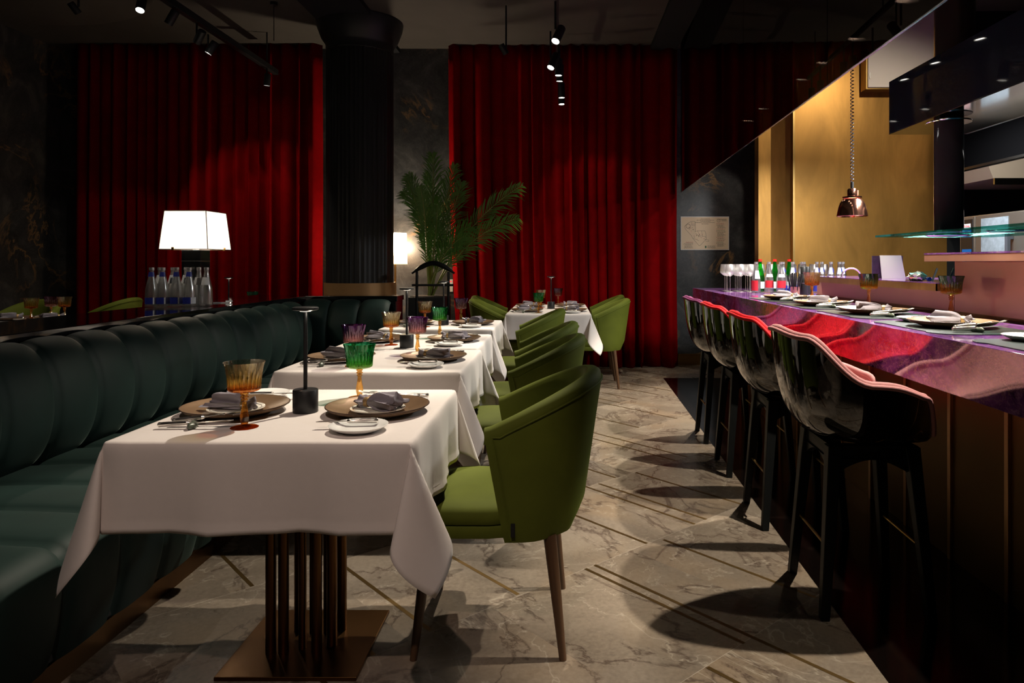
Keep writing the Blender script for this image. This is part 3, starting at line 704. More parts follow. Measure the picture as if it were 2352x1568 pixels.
# ---------------------------------------------------------------- green tub chairs (local: the sitter faces +x)
def superell(a, rx, ry, n=2.6):
    ca, sa = math.cos(a), math.sin(a)
    return (rx*math.copysign(abs(ca)**(2/n), ca), ry*math.copysign(abs(sa)**(2/n), sa))
def make_chair():
    t = thing('tub_chair', '-', 'chair', (0,0,0), 0, 'olive green velvet tub chairs')
    # seat cushion with a seat rail below it
    def seatgrid(rx, ry, prof, n=56):
        mb = MB()
        def P(i, k):
            a = 2*PI*i/n; f, z = prof[k]; x, y = superell(a, rx*f*(1 if math.cos(a) > 0 else .93), ry*f*(1 if math.cos(a) > 0 else .97), 4.5 if math.cos(a) > 0 else 2.4); return (x+.0, y, z)
        mb.grid(P, n, len(prof), cu=True)
        return mb
    seatgrid(.255,.238, [(1e-4,.482),(.4,.481),(.75,.476),(.93,.468),(.985,.455),(1.0,.440),(.995,.418),(.97,.414),(.3,.414)]).build('seat', M['green_velvet'], t, smooth=60)
    seatgrid(.250,.234, [(.3,.416),(.975,.415),(1.0,.408),(1.0,.385),(.985,.372),(.9,.368),(1e-4,.368)]).build('seat_rail', M['green_velvet'], t, smooth=60)
    n = 61; A0 = math.radians(92)
    def prm(a):
        c = max(0, math.cos(a))
        top = .722+.152*c**.85
        bot = .368+.055*sstep(.82, 1, c)**1.5
        return top, bot
    def pt(a, z, inset):
        rx, ry = .300, .262
        k = 1+.22*max(0, (z-.40))/.45
        x, y = superell(a, rx-inset, ry-inset*.9, 2.35)
        kk = k if math.cos(a) > 0 else 1
        if math.cos(a) <= 0: x = rx*math.cos(a)
        x += .062*max(0, 1-(z-.37)/.34)*sstep(.75, 0, max(0, math.cos(a)))     # the arm fronts lean back towards the seat
        fl = 1+.07*max(0, (z-.40))/.45
        return (-x*kk, y*fl, z)
    def P(i, k):
        a = -A0+2*A0*i/(n-1); top, bot = prm(a)
        th = .055
        prof = [(0.012,bot),(0,bot+.03)]
        for q in range(1,9): prof.append((0, bot+.03+(top-.03-bot-.03)*q/8))
        prof += [(.006,top-.010),(.018,top-.002),(.030,top),(.042,top-.004),(.050,top-.014)]
        for q in range(1,9): prof.append((th, top-.02-(top-.02-bot-.06)*q/8))
        prof += [(th-.01,bot+.02),(th-.02,bot)]
        ins, z = prof[k]
        return pt(a, z, ins)
    K = 2+8+5+8+2
    mb = MB(); mb.grid(P, n, K, cv=True, flip=False)
    # close the two arm ends with rounded pads
    for i in (0, n-1):
        mb.f.append([i*K+k for k in range(K)]); mb.m.append(0)
    mb.build('backrest', M['green_velvet'], t, smooth=55)
    # piping seam following the rim just below the top, and the two front arm seams
    path = []
    for i in range(n):
        a = -A0+2*A0*i/(n-1); top, bot = prm(a)
        aa = a*.965
        x, y, z = pt(aa, top-.030, -.0015); path.append((x, y, z))
    def arm(a):
        top, bot = prm(a); return [pt(a, bot+.01+(top-.03-bot-.01)*q/10, -.0015) for q in range(11)]
    full = arm(-A0*.965)+path[1:-1]+arm(A0*.965)[::-1]
    MB().tube(full, .0035, 6).build('piping', M['green_velvet'], t)
    for sx in (1,-1):
        for sy in (1,-1):
            MB().tube([(sx*.19,sy*.195,.372),(sx*.21,sy*.215,.20),(sx*.232,sy*.238,0.0)], .02, 16, rs=[.021,.017,.0115]).build('leg', M['walnut'], t)
    MB().box((-.085,.262,.39),(-.072,.2655,.432)).build('fabric_tag', M['black'], t, smooth=0)
    sub(t, ('piping','fabric_tag'), 'backrest')
    return t
ch = make_chair()
CHP = [(-.228,2.40,PI,'at the nearest dining table'), (-.243,3.52,PI,'at the second dining table'), (-.262,4.27,PI,'at the third dining table'),
       (-.335,5.46,PI,'at the fourth dining table'),
       (.325,7.03,PI,'facing left at the near right side of the far table'), (.335,7.80,PI,'facing left at the back right side of the far table'),
       (-.555,6.92,0,'facing right at the near left side of the far table'), (-.62,7.62,0,'facing right at the back left side of the far table'),
       (-5.08,6.50,-PI/2,'beyond the black ledge at the far left edge'), (-4.74,7.2,PI*.98,'beyond the black ledge, left of the upright water bottles')]
for i, (x, y, rz, s) in enumerate(CHP):
    o = ch if i == 0 else copy_tree(ch)
    o.location = (x, y, 0); o.rotation_euler = (0,0,rz); o['label'] = 'olive green velvet tub chair '+s

# ---------------------------------------------------------------- bar stools (local: the sitter faces +x)
def make_stool(fab):
    t = thing('bar_stool', '-', 'bar stool', (0,0,0), 0, 'glossy black shell stools along the bar')
    n = 96
    def rimh(a):
        d = abs(math.degrees(a))          # angle from the back
        h = .985
        h -= .015*sstep(0,35,d)
        h -= .150*sstep(38,84,d)
        h -= .045*sstep(84,128,d)
        h -= .140*sstep(124,152,d)
        return h
    def rimp(a):
        x, y = superell(a, .30, .285, 2.5)
        if math.cos(a) < 0: x = x*.74
        return -x, y
    def S(a, tt, inset, z0):
        rx, ry = rimp(a); h = rimh(a)
        L = math.hypot(rx, ry); rx *= (L-inset)/L; ry *= (L-inset)/L
        f = (1-(1-tt)**2.6)*.84+.16*tt**1.6
        z = z0+(h-z0)*tt**2.9
        cx = .015*(1-tt)
        return (rx*f+cx, ry*f, z)
    nt = 22
    mb = MB()
    mb.grid(lambda i,k: S(-PI+2*PI*i/n, max(k/(nt-1),.001), 0, .592), n, nt, cu=True)
    mb.build('shell', M['gloss'], t, smooth=180)
    mb = MB()
    mb.grid(lambda i,k: S(-PI+2*PI*i/n, max(k/(nt-1),.001), .020, .672), n, nt, cu=True)
    mb.build('padding', fab, t, smooth=180)
    for r, up, ins in ((.0125,.004,.016),(.0085,.0,.0)):
        path = []
        for i in range(n):
            a = -PI+2*PI*i/n; x, y, z = S(a, 1, ins-.002, .6); path.append((x, y, z+up))
        MB().tube(path, r, 10, closed=True).build('rim_piping', fab, t, smooth=180)
    sub(t, ('rim_piping',), 'padding')
    # under frame
    mb = MB()
    for sx in (1,-1): mb.box((sx*.13-.02,-.15,.545),(sx*.13+.02,.15,.592))
    for sy in (1,-1): mb.box((-.15,sy*.13-.02,.545),(.15,sy*.13+.02,.592))
    mb.build('seat_frame', M['blackwood'], t, smooth=0, bevel=.004)
    for sx in (1,-1):
        for sy in (1,-1):
            a, b = .022, .016
            vs = []
            for (cx, cy_, z, h) in ((sx*.132,sy*.135,.590,.026),(sx*.142,sy*.146,.50,.022),(sx*.182,sy*.186,.0,.0155)):
                vs += [(cx-h,cy_-h,z),(cx+h,cy_-h,z),(cx+h,cy_+h,z),(cx-h,cy_+h,z)]
            fs = [(0,1,2,3)]
            for L in (0,4):
                for q in range(4): fs.append((L+q, L+4+q, L+4+(q+1)%4, L+(q+1)%4))
            fs.append((11,10,9,8))
            MB().add(vs, fs).build('leg', M['blackwood'], t, smooth=0, bevel=.003)
    # arched brackets under the frame
    for rot in range(4):
        pts = [( -.118+.236*k/12, .5+.042*math.sin(PI*k/12)) for k in range(13)]
        vs = []; fs = []
        for (x, z) in pts:
            vs += [(x,-.148,z-.0),(x,-.148,.55),(x,-.122,.55),(x,-.122,z)]
        for k in range(12):
            b = k*4
            for q in range(4): fs.append((b+q, b+4+q, b+4+(q+1)%4, b+(q+1)%4))
        MB().add(vs, fs, M=Rz(rot*PI/2)).build('bracket', M['blackwood'], t, smooth=0)
    for (p, q) in (((.162,-.166,.24),(.162,.166,.24)),((-.162,-.166,.24),(-.162,.166,.24))):
        MB().tube([p,q], .005, 8).build('footrest', M['brass'], t)
    return t
STL = [(1.095,2.585,M['pink'],'dusty pink padding, nearest the camera'), (1.125,3.39,M['red'],'bright red padding, second from the camera'),
       (1.15,4.18,M['red'],'bright red padding, third from the camera'), (1.17,4.92,M['plum'],'plum padding, farthest along the bar')]
for x, y, fb, s in STL:
    o = make_stool(fb); o.location = (x, y, 0); o['label'] = 'glossy black bar stool with '+s
    o.rotation_euler = (0,0,math.radians(-2))
# ---------------------------------------------------------------- tableware prototypes
def p_charger(r=.1625):
    t = thing('charger_plate', '-', 'plate', (0,0,0), 0, 'bronze charger plates')
    k = r/.1625
    MB().lathe([(1e-5,.004),(.095*k,.004),(.100*k,.005),(.150*k,.021),(.158*k,.0265),(.1605*k,.027)], 72).lathe([(.1605*k,.0245),(.150*k,.016),(.098*k,.0),(1e-5,.0)], 72).build('dish', M['charger'], t, smooth=60)
    MB().lathe([(.1600*k,.0275),(.1625*k,.027),(.1625*k,.025),(.1600*k,.0243)], 72, closed=True).build('rim', M['charger_rim'], t)
    return t
def p_plate():
    t = thing('side_plate', '-', 'plate', (0,0,0), 0, 'small ivory plates on the chargers')
    MB().lathe([(1e-5,.005),(.055,.005),(.080,.010),(.086,.012),(.0865,.010),(.056,.0),(1e-5,.0)], 56).build('dish', M['ivory'], t, smooth=60)
    MB().lathe([(.0755,.0098),(.0765,.0101),(.0765,.0106),(.0755,.0103)], 56, closed=True).build('painted_line', M['charger_rim'], t)
    return t
def p_butter():
    t = thing('butter_plate', '-', 'plate', (0,0,0), 0, 'white butter plates')
    mb = MB()
    def w(r, z, a):
        return r*(1+.012*math.cos(3*a))
    mb.lathe([(1e-5,.006),(.045,.006),(.070,.012),(.081,.019),(.083,.018),(.080,.014),(.050,.0),(1e-5,.0)], 56, fn=w); mb.build('dish', M['white'], t, smooth=60)
    return t
def p_napkin(seed):
    rnd = random.Random(seed); t = thing('napkin', '-', 'napkin', (0,0,0), 0, 'folded grey napkins in gold rings')
    ph = [rnd.uniform(0,6) for _ in range(6)]; xr = -.055; fan = rnd.uniform(.036,.046); L1 = rnd.uniform(.088,.104)
    nx, na = 34, 72
    def P(i, k):
        u = i/(nx-1); x = -.093+(L1+.093)*u; a = 2*PI*k/na
        d = x-xr
        if d < 0: ry, rz = .016+.62*abs(d), .015+.30*abs(d)
        else: ry, rz = .016+fan*sstep(0,.16,d)*1.15, .015+.022*math.sin(min(1,d/.10)*PI*.62)
        fo = min(1, abs(d)/.035)
        f = 1+fo*(.20*math.sin(5*a+ph[0]+9*d)+.13*math.sin(9*a+ph[1]-14*d)+.07*math.sin(15*a+ph[2]))
        y = ry*math.cos(a)*f; z = rz*math.sin(a)*f
        x2 = x+.016*math.sin(2*a+ph[3])*fo+.012*math.sin(5*a+ph[4])*fo*(1 if d > 0 else .6)
        zz = z+.021+.010*fo*math.sin(3*a+ph[5]) if z > 0 else z*.55+.021-.006*fo
        if u in (0,1.0): y *= .8; zz = .5*(zz-.02)+.02
        return (x2, y, max(zz, .0012))
    mb = MB(); mb.grid(P, nx, na, cv=True)
    mb.f.append(list(range(na))[::-1]); mb.m.append(0); mb.f.append([(nx-1)*na+k for k in range(na)]); mb.m.append(0)
    mb.build('cloth', M['napkin'], t, smooth=50)
    mb = MB(); mb.lathe([(.0185,-.011),(.021,-.009),(.0215,0),(.021,.009),(.0185,.011),(.017,0)], 32, closed=True, M=Tr(xr,0,.0225)@Ry(PI/2))
    mb.build('ring', M['ringm'], t)
    return t
def p_goblet(bowlm, stemm):
    t = thing('goblet', '-', 'glass', (0,0,0), 0, 'cut crystal goblets')
    def cut(r, z, a):
        if .112 < z < .172 and r > .040:
            w = math.sin(PI*(z-.112)/.06)
            return r-(.0034*w*(abs(math.sin(13*a))))
        if .172 <= z < .183: return r*(1-.004*abs(math.sin(13*a)))
        return r
    out = [(.010,.1015),(.024,.1035),(.038,.1065),(.0445,.1105),(.0455,.116),(.0460,.128),(.0470,.142),(.0485,.156),(.0510,.170),(.0540,.181),(.0565,.1895),(.0568,.1905)]
    inn = [(.0555,.1905),(.0525,.180),(.0490,.168),(.0455,.150),(.0435,.130),(.0415,.118),(.034,.1125),(.018,.1100),(1e-5,.1095)]
    MB().lathe([(1e-5,.1005)]+out+inn, 104, fn=cut).build('bowl', bowlm, t, smooth=35)
    def fac(r, z, a): return r*(1+.05*math.cos(6*a)) if .018 < z < .082 else r
    MB().lathe([(1e-5,.0062),(.008,.0065),(.0095,.012),(.0115,.020),(.0125,.028),(.0118,.036),(.0090,.050),(.0068,.066),(.0062,.074),(.0095,.0775),(.0105,.080),(.0080,.0825),(.0070,.0835),
              (.0110,.0865),(.0120,.089),(.0085,.0915),(.0075,.093),(.0112,.0965),(.0118,.0985),(.010,.1003),(1e-5,.1004)], 36, fn=fac).build('stem', stemm, t, smooth=35)
    def ft(r, z, a): return r*(1+.012*math.cos(12*a)) if r > .02 else r
    MB().lathe([(1e-5,.006),(.009,.006),(.022,.0042),(.036,.0022),(.0385,.0012),(.0385,.0),(1e-5,.0)], 60, fn=ft).build('foot', stemm, t, smooth=35)
    return t
def handle(mb, M_):
    prof = [(1e-5,.0),(.0062,.0),(.0078,.003),(.0072,.007),(.0068,.009),(.0074,.013),(.0070,.05),(.0062,.078),(.0068,.081),(.0058,.084),(.0045,.088),(1e-5,.0885)]
    mb.lathe(prof, 40, M=M_@Ry(PI/2), fn=lambda r,z,a: r*(1-.09*abs(math.cos(8*a))) if .012 < z < .079 else r)
def p_knife(L=.105):
    t = thing('knife', '-', 'knife', (0,0,0), 0, 'silver table knives')
    mb = MB(); handle(mb, Tr(0,0,.0075)); mb.build('handle', M['steel'], t, smooth=30)
    mb = MB(); pl = [(.086,-.004),(.10,-.007),(.17,-.0085),(.200,-.0075),(.212,.0),(.208,.005),(.18,.0055),(.10,.0045),(.086,.003)]
    mb.prism([(x*(L+.107)/.212 if x > .1 else x,y) for x,y in pl], .0068, .0082); mb.build('blade', M['steel'], t, smooth=0)
    return t
def p_fork():
    t = thing('fork', '-', 'fork', (0,0,0), 0, 'silver table forks')
    mb = MB(); handle(mb, Tr(0,0,.0075)); mb.build('handle', M['steel'], t, smooth=30)
    mb = MB(); mb.tube([(.086,0,.0075),(.11,0,.0085),(.135,0,.010),(.147,0,.009)], .003, 8, rs=[.004,.0026,.003,.006], sy=.5)
    def P(i, k):
        u, v = i/10, k/6; x = .145+.027*u; wd = .010*sstep(-.2,.7,u); return (x, (v-.5)*2*wd, .009-.005*u+.003*(2*v-1)**2)
    mb.grid(P, 11, 7)
    for q in range(4):
        y = (-.0083+.0055*q)
        mb.tube([(.170,y,.0048),(.185,y,.0045),(.200,y*.95,.0065),(.208,y*.92,.009)], .0012, 6, rs=[.0017,.0014,.0012,.0006])
    mb.build('head', M['steel'], t, smooth=60)
    return t
def p_rest():
    t = MB()
    def P(i, k):
        a, b = 2*PI*i/20, PI*k/12
        x = .030*math.cos(a)*math.sin(b)*(1+.15*math.sin(3*a)); y = .013*math.sin(a)*math.sin(b); z = .0125*math.cos(b)
        if z > .004: z -= .004*math.exp(-(x/.012)**2)
        return (x, y, max(z+.009, .0))
    t.grid(P, 20, 13, cu=True); o = t.build('cutlery_rest', M['stone'], smooth=60)
    return tag(o, '-', 'cutlery rest', 'stone cutlery rests')
PR = {'charger': p_charger(), 'plate': p_plate(), 'butter': p_butter(), 'nap': [p_napkin(k) for k in (1,2,3)], 'knife': p_knife(), 'fork': p_fork(), 'rest': p_rest()}
GOB = {'amber': p_goblet(M['g_amber'], M['g_orangestem']), 'green': p_goblet(M['g_green'], M['g_amberstem']), 'purple': p_goblet(M['g_purple'], M['g_amberstem']), 'olive': p_goblet(M['g_olive'], M['g_amberstem'])}
used = set()
def place(proto, x, y, z, rz, label, tilt=None):
    key = id(proto)
    o = proto if key not in used else copy_tree(proto)
    used.add(key)
    if tilt: o.rotation_euler = (tilt[0], tilt[1], rz)
    else: o.rotation_euler = (0, 0, rz)
    o.location = (x, y, z); o['label'] = label
    return o
GN = {'amber': 'amber cut crystal goblet with orange stem', 'green': 'green cut crystal goblet with amber stem', 'purple': 'purple cut crystal goblet with amber stem', 'olive': 'dark green and amber cut crystal goblet'}
rs = random.Random(5)
def shrink(o, k): o.scale = (k, k, k); return o
def setting(x, y, z, rz, where, gob, gpos=(.12,-.23), parts='all', k=0):
    """one place setting; local +x points from the diner to the table centre, -y is the diner's right hand"""
    c, s = math.cos(rz), math.sin(rz)
    def W(lx, ly): return (x+lx*c-ly*s, y+lx*s+ly*c)
    place(PR['charger'], x, y, z, rz, 'bronze charger plate, '+where)
    place(PR['plate'], x, y, z+.0045, rz, 'small ivory plate on the charger, '+where)
    px, py = W(0, 0); shrink(place(PR['nap'][k%3], px, py, z+.0125, rz+PI+math.radians(-28+rs.uniform(-12,12)), 'grey linen napkin in a gold ring, '+where), .76 if z < .9 else .72)
    px, py = W(-.01, .245); place(PR['butter'], px, py, z, rz, 'white butter plate, '+where)
    px, py = W(-.055, .205); o = place(BK, px, py, z+.0125, rz+math.radians(6), 'butter knife lying on the butter plate, '+where)
    px, py = W(-.12, -.222); place(PR['knife'], px, py, z+.004, rz+math.radians(3), 'silver knife beside the charger, '+where, tilt=(0, math.radians(-3.0), 0))
    px, py = W(-.095, -.190); place(PR['fork'], px, py, z+.008, rz+math.radians(7), 'silver fork on the cutlery rest, '+where, tilt=(0, math.radians(-6), 0))
    px, py = W(-.025, -.215); place(PR['rest'], px, py, z, rz+PI/2+.25, 'green stone cutlery rest, '+where)
    if gob:
        px, py = W(*gpos); place(GOB[gob], px, py, z, rz, GN[gob]+', '+where)
BK = p_knife(.07); BK.name = 'butter_knife'; BK['category'] = 'butter knife'; BK['group'] = 'butter knives'
ZT = .7535
WH = ['nearest table', 'second table', 'third table', 'fourth table', 'far table near half', 'far table back half']
GB = [('amber','green'),('purple','purple'),('amber','green'),('amber','purple'),('green',None),('amber','purple')]
for i, (x, y, nm) in enumerate(TB):
    side = ('banquette side','chair side') if i < 4 else ('left side','right side')
    wd = .227 if i < 4 else .215
    setting(x-wd, y-.02, ZT, 0, side[0]+' of '+WH[i], GB[i][0], (.12,-.205), k=i)
    setting(x+wd, y-.02, ZT, PI, side[1]+' of '+WH[i], GB[i][1], (.13,-.245), k=i+1)
# bar settings on leather mats
def p_mat():
    n = 48; pts = []
    for i in range(n):
        a = 2*PI*i/n; X_, Y_ = superell(a, .195, .30, 5); pts.append((X_-(.02 if X_ < 0 and abs(Y_) > .2 else 0), Y_))
    o = MB().prism(pts, 0, .003).build('place_mat', M['leather'], smooth=0); return tag(o, '-', 'place mat', 'dark green place mats on the bar')
matp = p_mat()
BS = [(1.535,2.02,'bar setting nearest the camera, at the right edge',None),(1.545,2.76,'bar setting in front of the pink stool','olive'),(1.555,3.46,'bar setting second from the front','olive'),
      (1.545,4.12,'bar setting third from the front','amber'),(1.555,4.80,'bar setting farthest from the camera',None)]
for i, (x, y, wh, g) in enumerate(BS):
    place(matp, x, y, .9755, 0, 'dark green leather place mat, '+wh)
    gp_ = {2.76:(.30,-.02+.56),3.46:(.165,.44),4.12:(.09,.43)}.get(y, (.2,.3))
    setting(x, y, .979, 0, wh, g, gp_, k=i)
# ---------------------------------------------------------------- cordless table lamps
def p_lamp():
    t = thing('table_lamp', '-', 'lamp', (0,0,0), 0, 'slim black cordless table lamps')
    MB().lathe([(1e-5,0),(.038,0),(.039,.002),(.039,.070),(.037,.0725),(1e-5,.0725)], 48).build('base', M['black'], t, smooth=50)
    MB().cyl(.0062, .0725, .328, 20).build('stem', M['black'], t)
    MB().lathe([(1e-5,.322),(.012,.322),(.038,.326),(.0405,.328),(.0405,.334),(.037,.336),(1e-5,.336)], 48).build('head', M['black'], t, smooth=50)
    MB().lathe([(.0075,.3215),(.017,.3225),(.017,.3215),(.0075,.3205)], 24, closed=True).build('light_ring', M['emit_led'], t)
    light('POINT', 'lamp_light', (.022,-.01,.312), .05, WARM, .006, parent=t)
    MB().box((-.004,-.036,.0722),(.004,-.030,.0738)).build('touch_switch', M['steel'], t, smooth=0)
    return t
lp = p_lamp()
for i, (x, y, s) in enumerate([(-.822,2.235,'on the nearest dining table'),(-.875,3.935,'on the front edge of the third dining table'),(-.908,5.36,'on the fourth dining table'),
        (-.11,7.24,'on the far dining table by the red curtain'),(-3.25,6.8,'beyond the black ledge, in front of the left red curtain')]):
    place(lp, x, y, ZT+.0005, 0, 'slim black disc-head lamp '+s)

# ---------------------------------------------------------------- square shade lamp on the ledge
t = thing('table_lamp', 'lamp with a white square tapering shade, on the black ledge behind the bottles', 'lamp', (-2.555,4.868,.945), 0)
mb = MB(); a, b, h0, h1 = .166, .142, .378, .640
vs = [(-a,-a,h0),(a,-a,h0),(a,a,h0),(-a,a,h0),(-b,-b,h1),(b,-b,h1),(b,b,h1),(-b,b,h1)]
mb.add(vs, [(0,1,5,4),(1,2,6,5),(2,3,7,6),(3,0,4,7)]); mb.build('shade', M['shade'], t, smooth=0, fix=False)
mb = MB()
for (p, q) in ((0,1),(1,2),(2,3),(3,0),(4,5),(5,6),(6,7),(7,4),(1,5),(2,6),(0,4)): mb.tube([vs[p],vs[q]], .0028, 6)
mb.build('shade_frame', M['charger_rim'], t)
MB().box((-.066,-.066,.30),(.066,.066,.375)).box((-.066,-.066,.0),(.066,.066,.296)).build('post', M['blacklam'], t, smooth=0, bevel=.003)
MB().box((-.067,-.067,.2955),(.067,.067,.3005)).build('steel_band', M['steel'], t, smooth=0)
for dx, dy in ((-.07,-.167),(.168,.06)): MB().box((dx-.008,dy-.003,.372),(dx+.008,dy+.003,.392)).build('clip', M['brass'], t, smooth=0)
light('POINT', 'lamp_light', (0,0,.47), 15, (1,.88,.72), .04, parent=t, local=True)
MB().lathe([(1e-5,.375),(.018,.376),(.02,.40),(.03,.43),(.032,.455),(.02,.485),(1e-5,.495)], 20).build('bulb', M['shade'], t)

# ---------------------------------------------------------------- floor lamp behind the column
t = thing('floor_lamp', 'cream drum-shade lamp with a beige band, half hidden behind the column', 'lamp', (-1.93,8.08,0))
MB().lathe([(.135,1.315),(.128,1.575)], 48).build('shade', M['shade'], t, fix=False)
MB().lathe([(.139,1.215),(.1352,1.313)], 48).build('shade_band', M['shade_band'], t, fix=False)
MB().cyl(.012, .02, 1.36, 16).build('pole', M['brass'], t); MB().cyl(.12, 0, .02, 32).build('base', M['brass'], t)
light('POINT', 'lamp_light', (0,0,1.42), 95, (1,.80,.58), .04, parent=t, local=True)

# ---------------------------------------------------------------- palm in a black planter
t_ = None
t = thing('potted_palm', 'tall potted palm with feathery fronds between the column and the right curtain', 'plant', (-1.46,7.72,0))
MB().box((-.20,-.20,.0),(.20,.20,.86)).build('planter', M['black'], t, smooth=0, bevel=.01)
MB().box((-.18,-.18,.86),(.18,.18,.868)).build('soil', M['soil'], t, smooth=0)
rp = random.Random(4)
FR = [((.02,0),(.0,-.05,1.55),(-.10,-.05,2.0),(-.22,-.1,2.20)),((0,.02),(-.02,0,1.55),(-.15,-.02,1.88),(-.29,-.05,2.02)),((0,0),(.02,-.06,1.6),(.08,-.10,2.15),(.05,-.12,2.42)),
      ((.02,.02),(.10,.02,1.60),(.18,.05,2.0),(.28,.0,2.32)),((.03,0),(.25,-.10,1.40),(.60,-.20,1.82),(1.05,-.30,2.06)),((.03,-.02),(.25,-.15,1.32),(.62,-.28,1.62),(1.02,-.42,1.70)),
      ((0,-.03),(-.02,-.15,1.35),(.02,-.25,1.75),(-.05,-.30,2.05)),((-.02,0),(.08,-.12,1.3),(.30,-.20,1.55),(.50,-.30,1.62)),((-.01,.02),(-.04,-.04,1.58),(-.14,-.06,1.95),(-.24,-.1,2.16)),
      ((0,0),(.06,.08,1.5),(.02,.14,1.9),(-.08,.16,2.25)),((.01,-.01),(.14,-.05,1.48),(.30,-.05,1.85),(.36,-.08,2.12)),((0,0),(.04,-.10,1.3),(.12,-.18,1.6),(.12,-.22,1.85)),
      ((0,0),(.10,-.10,1.25),(.22,-.18,1.42),(.42,-.25,1.52))]
for (b0, p1, p2, p3) in FR:
    c = [Vector((b0[0],b0[1],.86)), Vector(p1), Vector(p2), Vector(p3)]
    def bz(u):
        return c[0]*(1-u)**3+c[1]*3*u*(1-u)**2+c[2]*3*u*u*(1-u)+c[3]*u**3
    pts = [bz(k/20) for k in range(21)]
    mb = MB(); mb.tube(pts, .006, 6, mi=0, rs=[.011-.009*k/20 for k in range(21)])
    L = sum((pts[k+1]-pts[k]).length for k in range(20)); nl = int(L/.040)
    for k in range(nl):
        u = .26+.74*k/nl; p = bz(u); tg = (bz(min(1,u+.02))-bz(max(0,u-.02))).normalized()
        side0 = tg.cross(Vector((0,1,.15))).normalized()
        ll = (.29 if p3[0] > 0 else .23)*math.sin(PI*min(1, .16+.80*(u-.26)/.74))**.8*rp.uniform(.85,1.1)
        for sd in (1,-1):
            d = (tg*.9+side0*sd*rp.uniform(.45,.75)+Vector((0,-.05,rp.uniform(-.05,.12)))).normalized()
            e1 = p+d*ll*.5; e2 = p+d*ll+Vector((0,0,-.30*ll*rp.uniform(.3,1.3)))
            nrm = d.cross(Vector((0,1,0))).normalized()*.0070
            mb.add([p-nrm*.5, p+nrm*.5, e1+nrm, e1-nrm, e2], [(0,1,2,3),(3,2,4)], 1)
    mb.build('frond', [M['stalk'], M['frond']], t, smooth=0, fix=False)

# ---------------------------------------------------------------- valet stand with hanger
t = thing('valet_stand', 'black valet stand with a hanger-shaped top, in front of the palm', 'coat stand', (-1.30,7.05,0))
def hang(u):
    s = abs(2*u-1); return (-.215+.43*u, 0, 1.228-.105*s**1.6)
mb = MB(); mb.tube([hang(k/28) for k in range(29)], .012, 10, rs=[.012+.020*sstep(0,.25,min(k,28-k)/28) for k in range(29)], sy=.8); mb.build('hanger', M['blackwood'], t)
for x in (-.165,.155):
    MB().cyl(.014, .02, 1.145 if x < 0 else 1.14, 14, M=Tr(x,0,0)).build('post', M['blackwood'], t)
MB().tube([(-.21,-.02,1.005),(.21,-.02,1.005)], .012, 10).build('trouser_bar', M['black'], t)
MB().box((-.23,-.13,.0),(.22,.13,.025)).build('base', M['blackwood'], t, smooth=0, bevel=.004)
MB().box((-.17,-.06,.42),(.16,.10,.44)).build('shelf', M['blackwood'], t, smooth=0)

t = thing('wall_switch', 'white wall plate with a small red light, left edge of the right curtain', 'switch', (-1.335,YB,.955))
MB().box((-.027,-.014,-.075),(.027,0,.075)).build('plate', M['white'], t, smooth=0, bevel=.003)
MB().box((-.014,-.0155,.045),(.014,-.014,.055)).build('indicator', emit('red_light', (1,.05,.05), 2), t, smooth=0)

# ---------------------------------------------------------------- evacuation plan on the back wall
t = thing('wall_sign', 'cream emergency evacuation plan sign on the dark marble wall', 'sign', (1.725,YB,1.585))
MB().box((-.292,-.012,-.202),(.292,-.001,.202)).build('frame', M['lab_white'], t, smooth=0, bevel=.001)
MB().box((-.284,-.0135,-.194),(.284,-.012,.194)).build('sheet', M['paper'], t, smooth=0)
Ms = Rx(PI/2)
def S_(x, z): return Tr(x, -.0138, z)@Ms
text_obj('title_lettering', 'EMERGENCY EVACUATION PLAN', .0155, S_(.0,.125), M['ink'], t)
for k, (s_, zz, sz) in enumerate([('PLAN OF THE BUILDING', .168, .009), ('EVACUATION ROUTES', .147, .009), ('GROUND FLOOR', .107, .009)]): pass
mb = MB()
def ln(x0, z0, x1, z1, wd=.0016, mi=0, mb=mb):
    d = Vector((x1-x0, z1-z0)); n_ = Vector((-d.y, d.x)).normalized()*wd/2
    mb.add([(x0-n_.x,-.0139,z0-n_.y),(x1-n_.x,-.0139,z1-n_.y),(x1+n_.x,-.0139,z1+n_.y),(x0+n_.x,-.0139,z0+n_.y)], [(0,1,2,3)], mi)
rg = random.Random(9)
def words_(x0, x1, z, mi=0, wd=.0042):
    x = x0
    while x < x1:
        l = rg.uniform(.008,.024); ln(x, z, min(x+l, x1), z, wd, mi); x += l+.0045
for z, a_, b_ in ((.172,-.05,.06),(.157,-.10,.11),(.145,-.055,.065),(.112,-.04,.045)): words_(a_, b_, z)
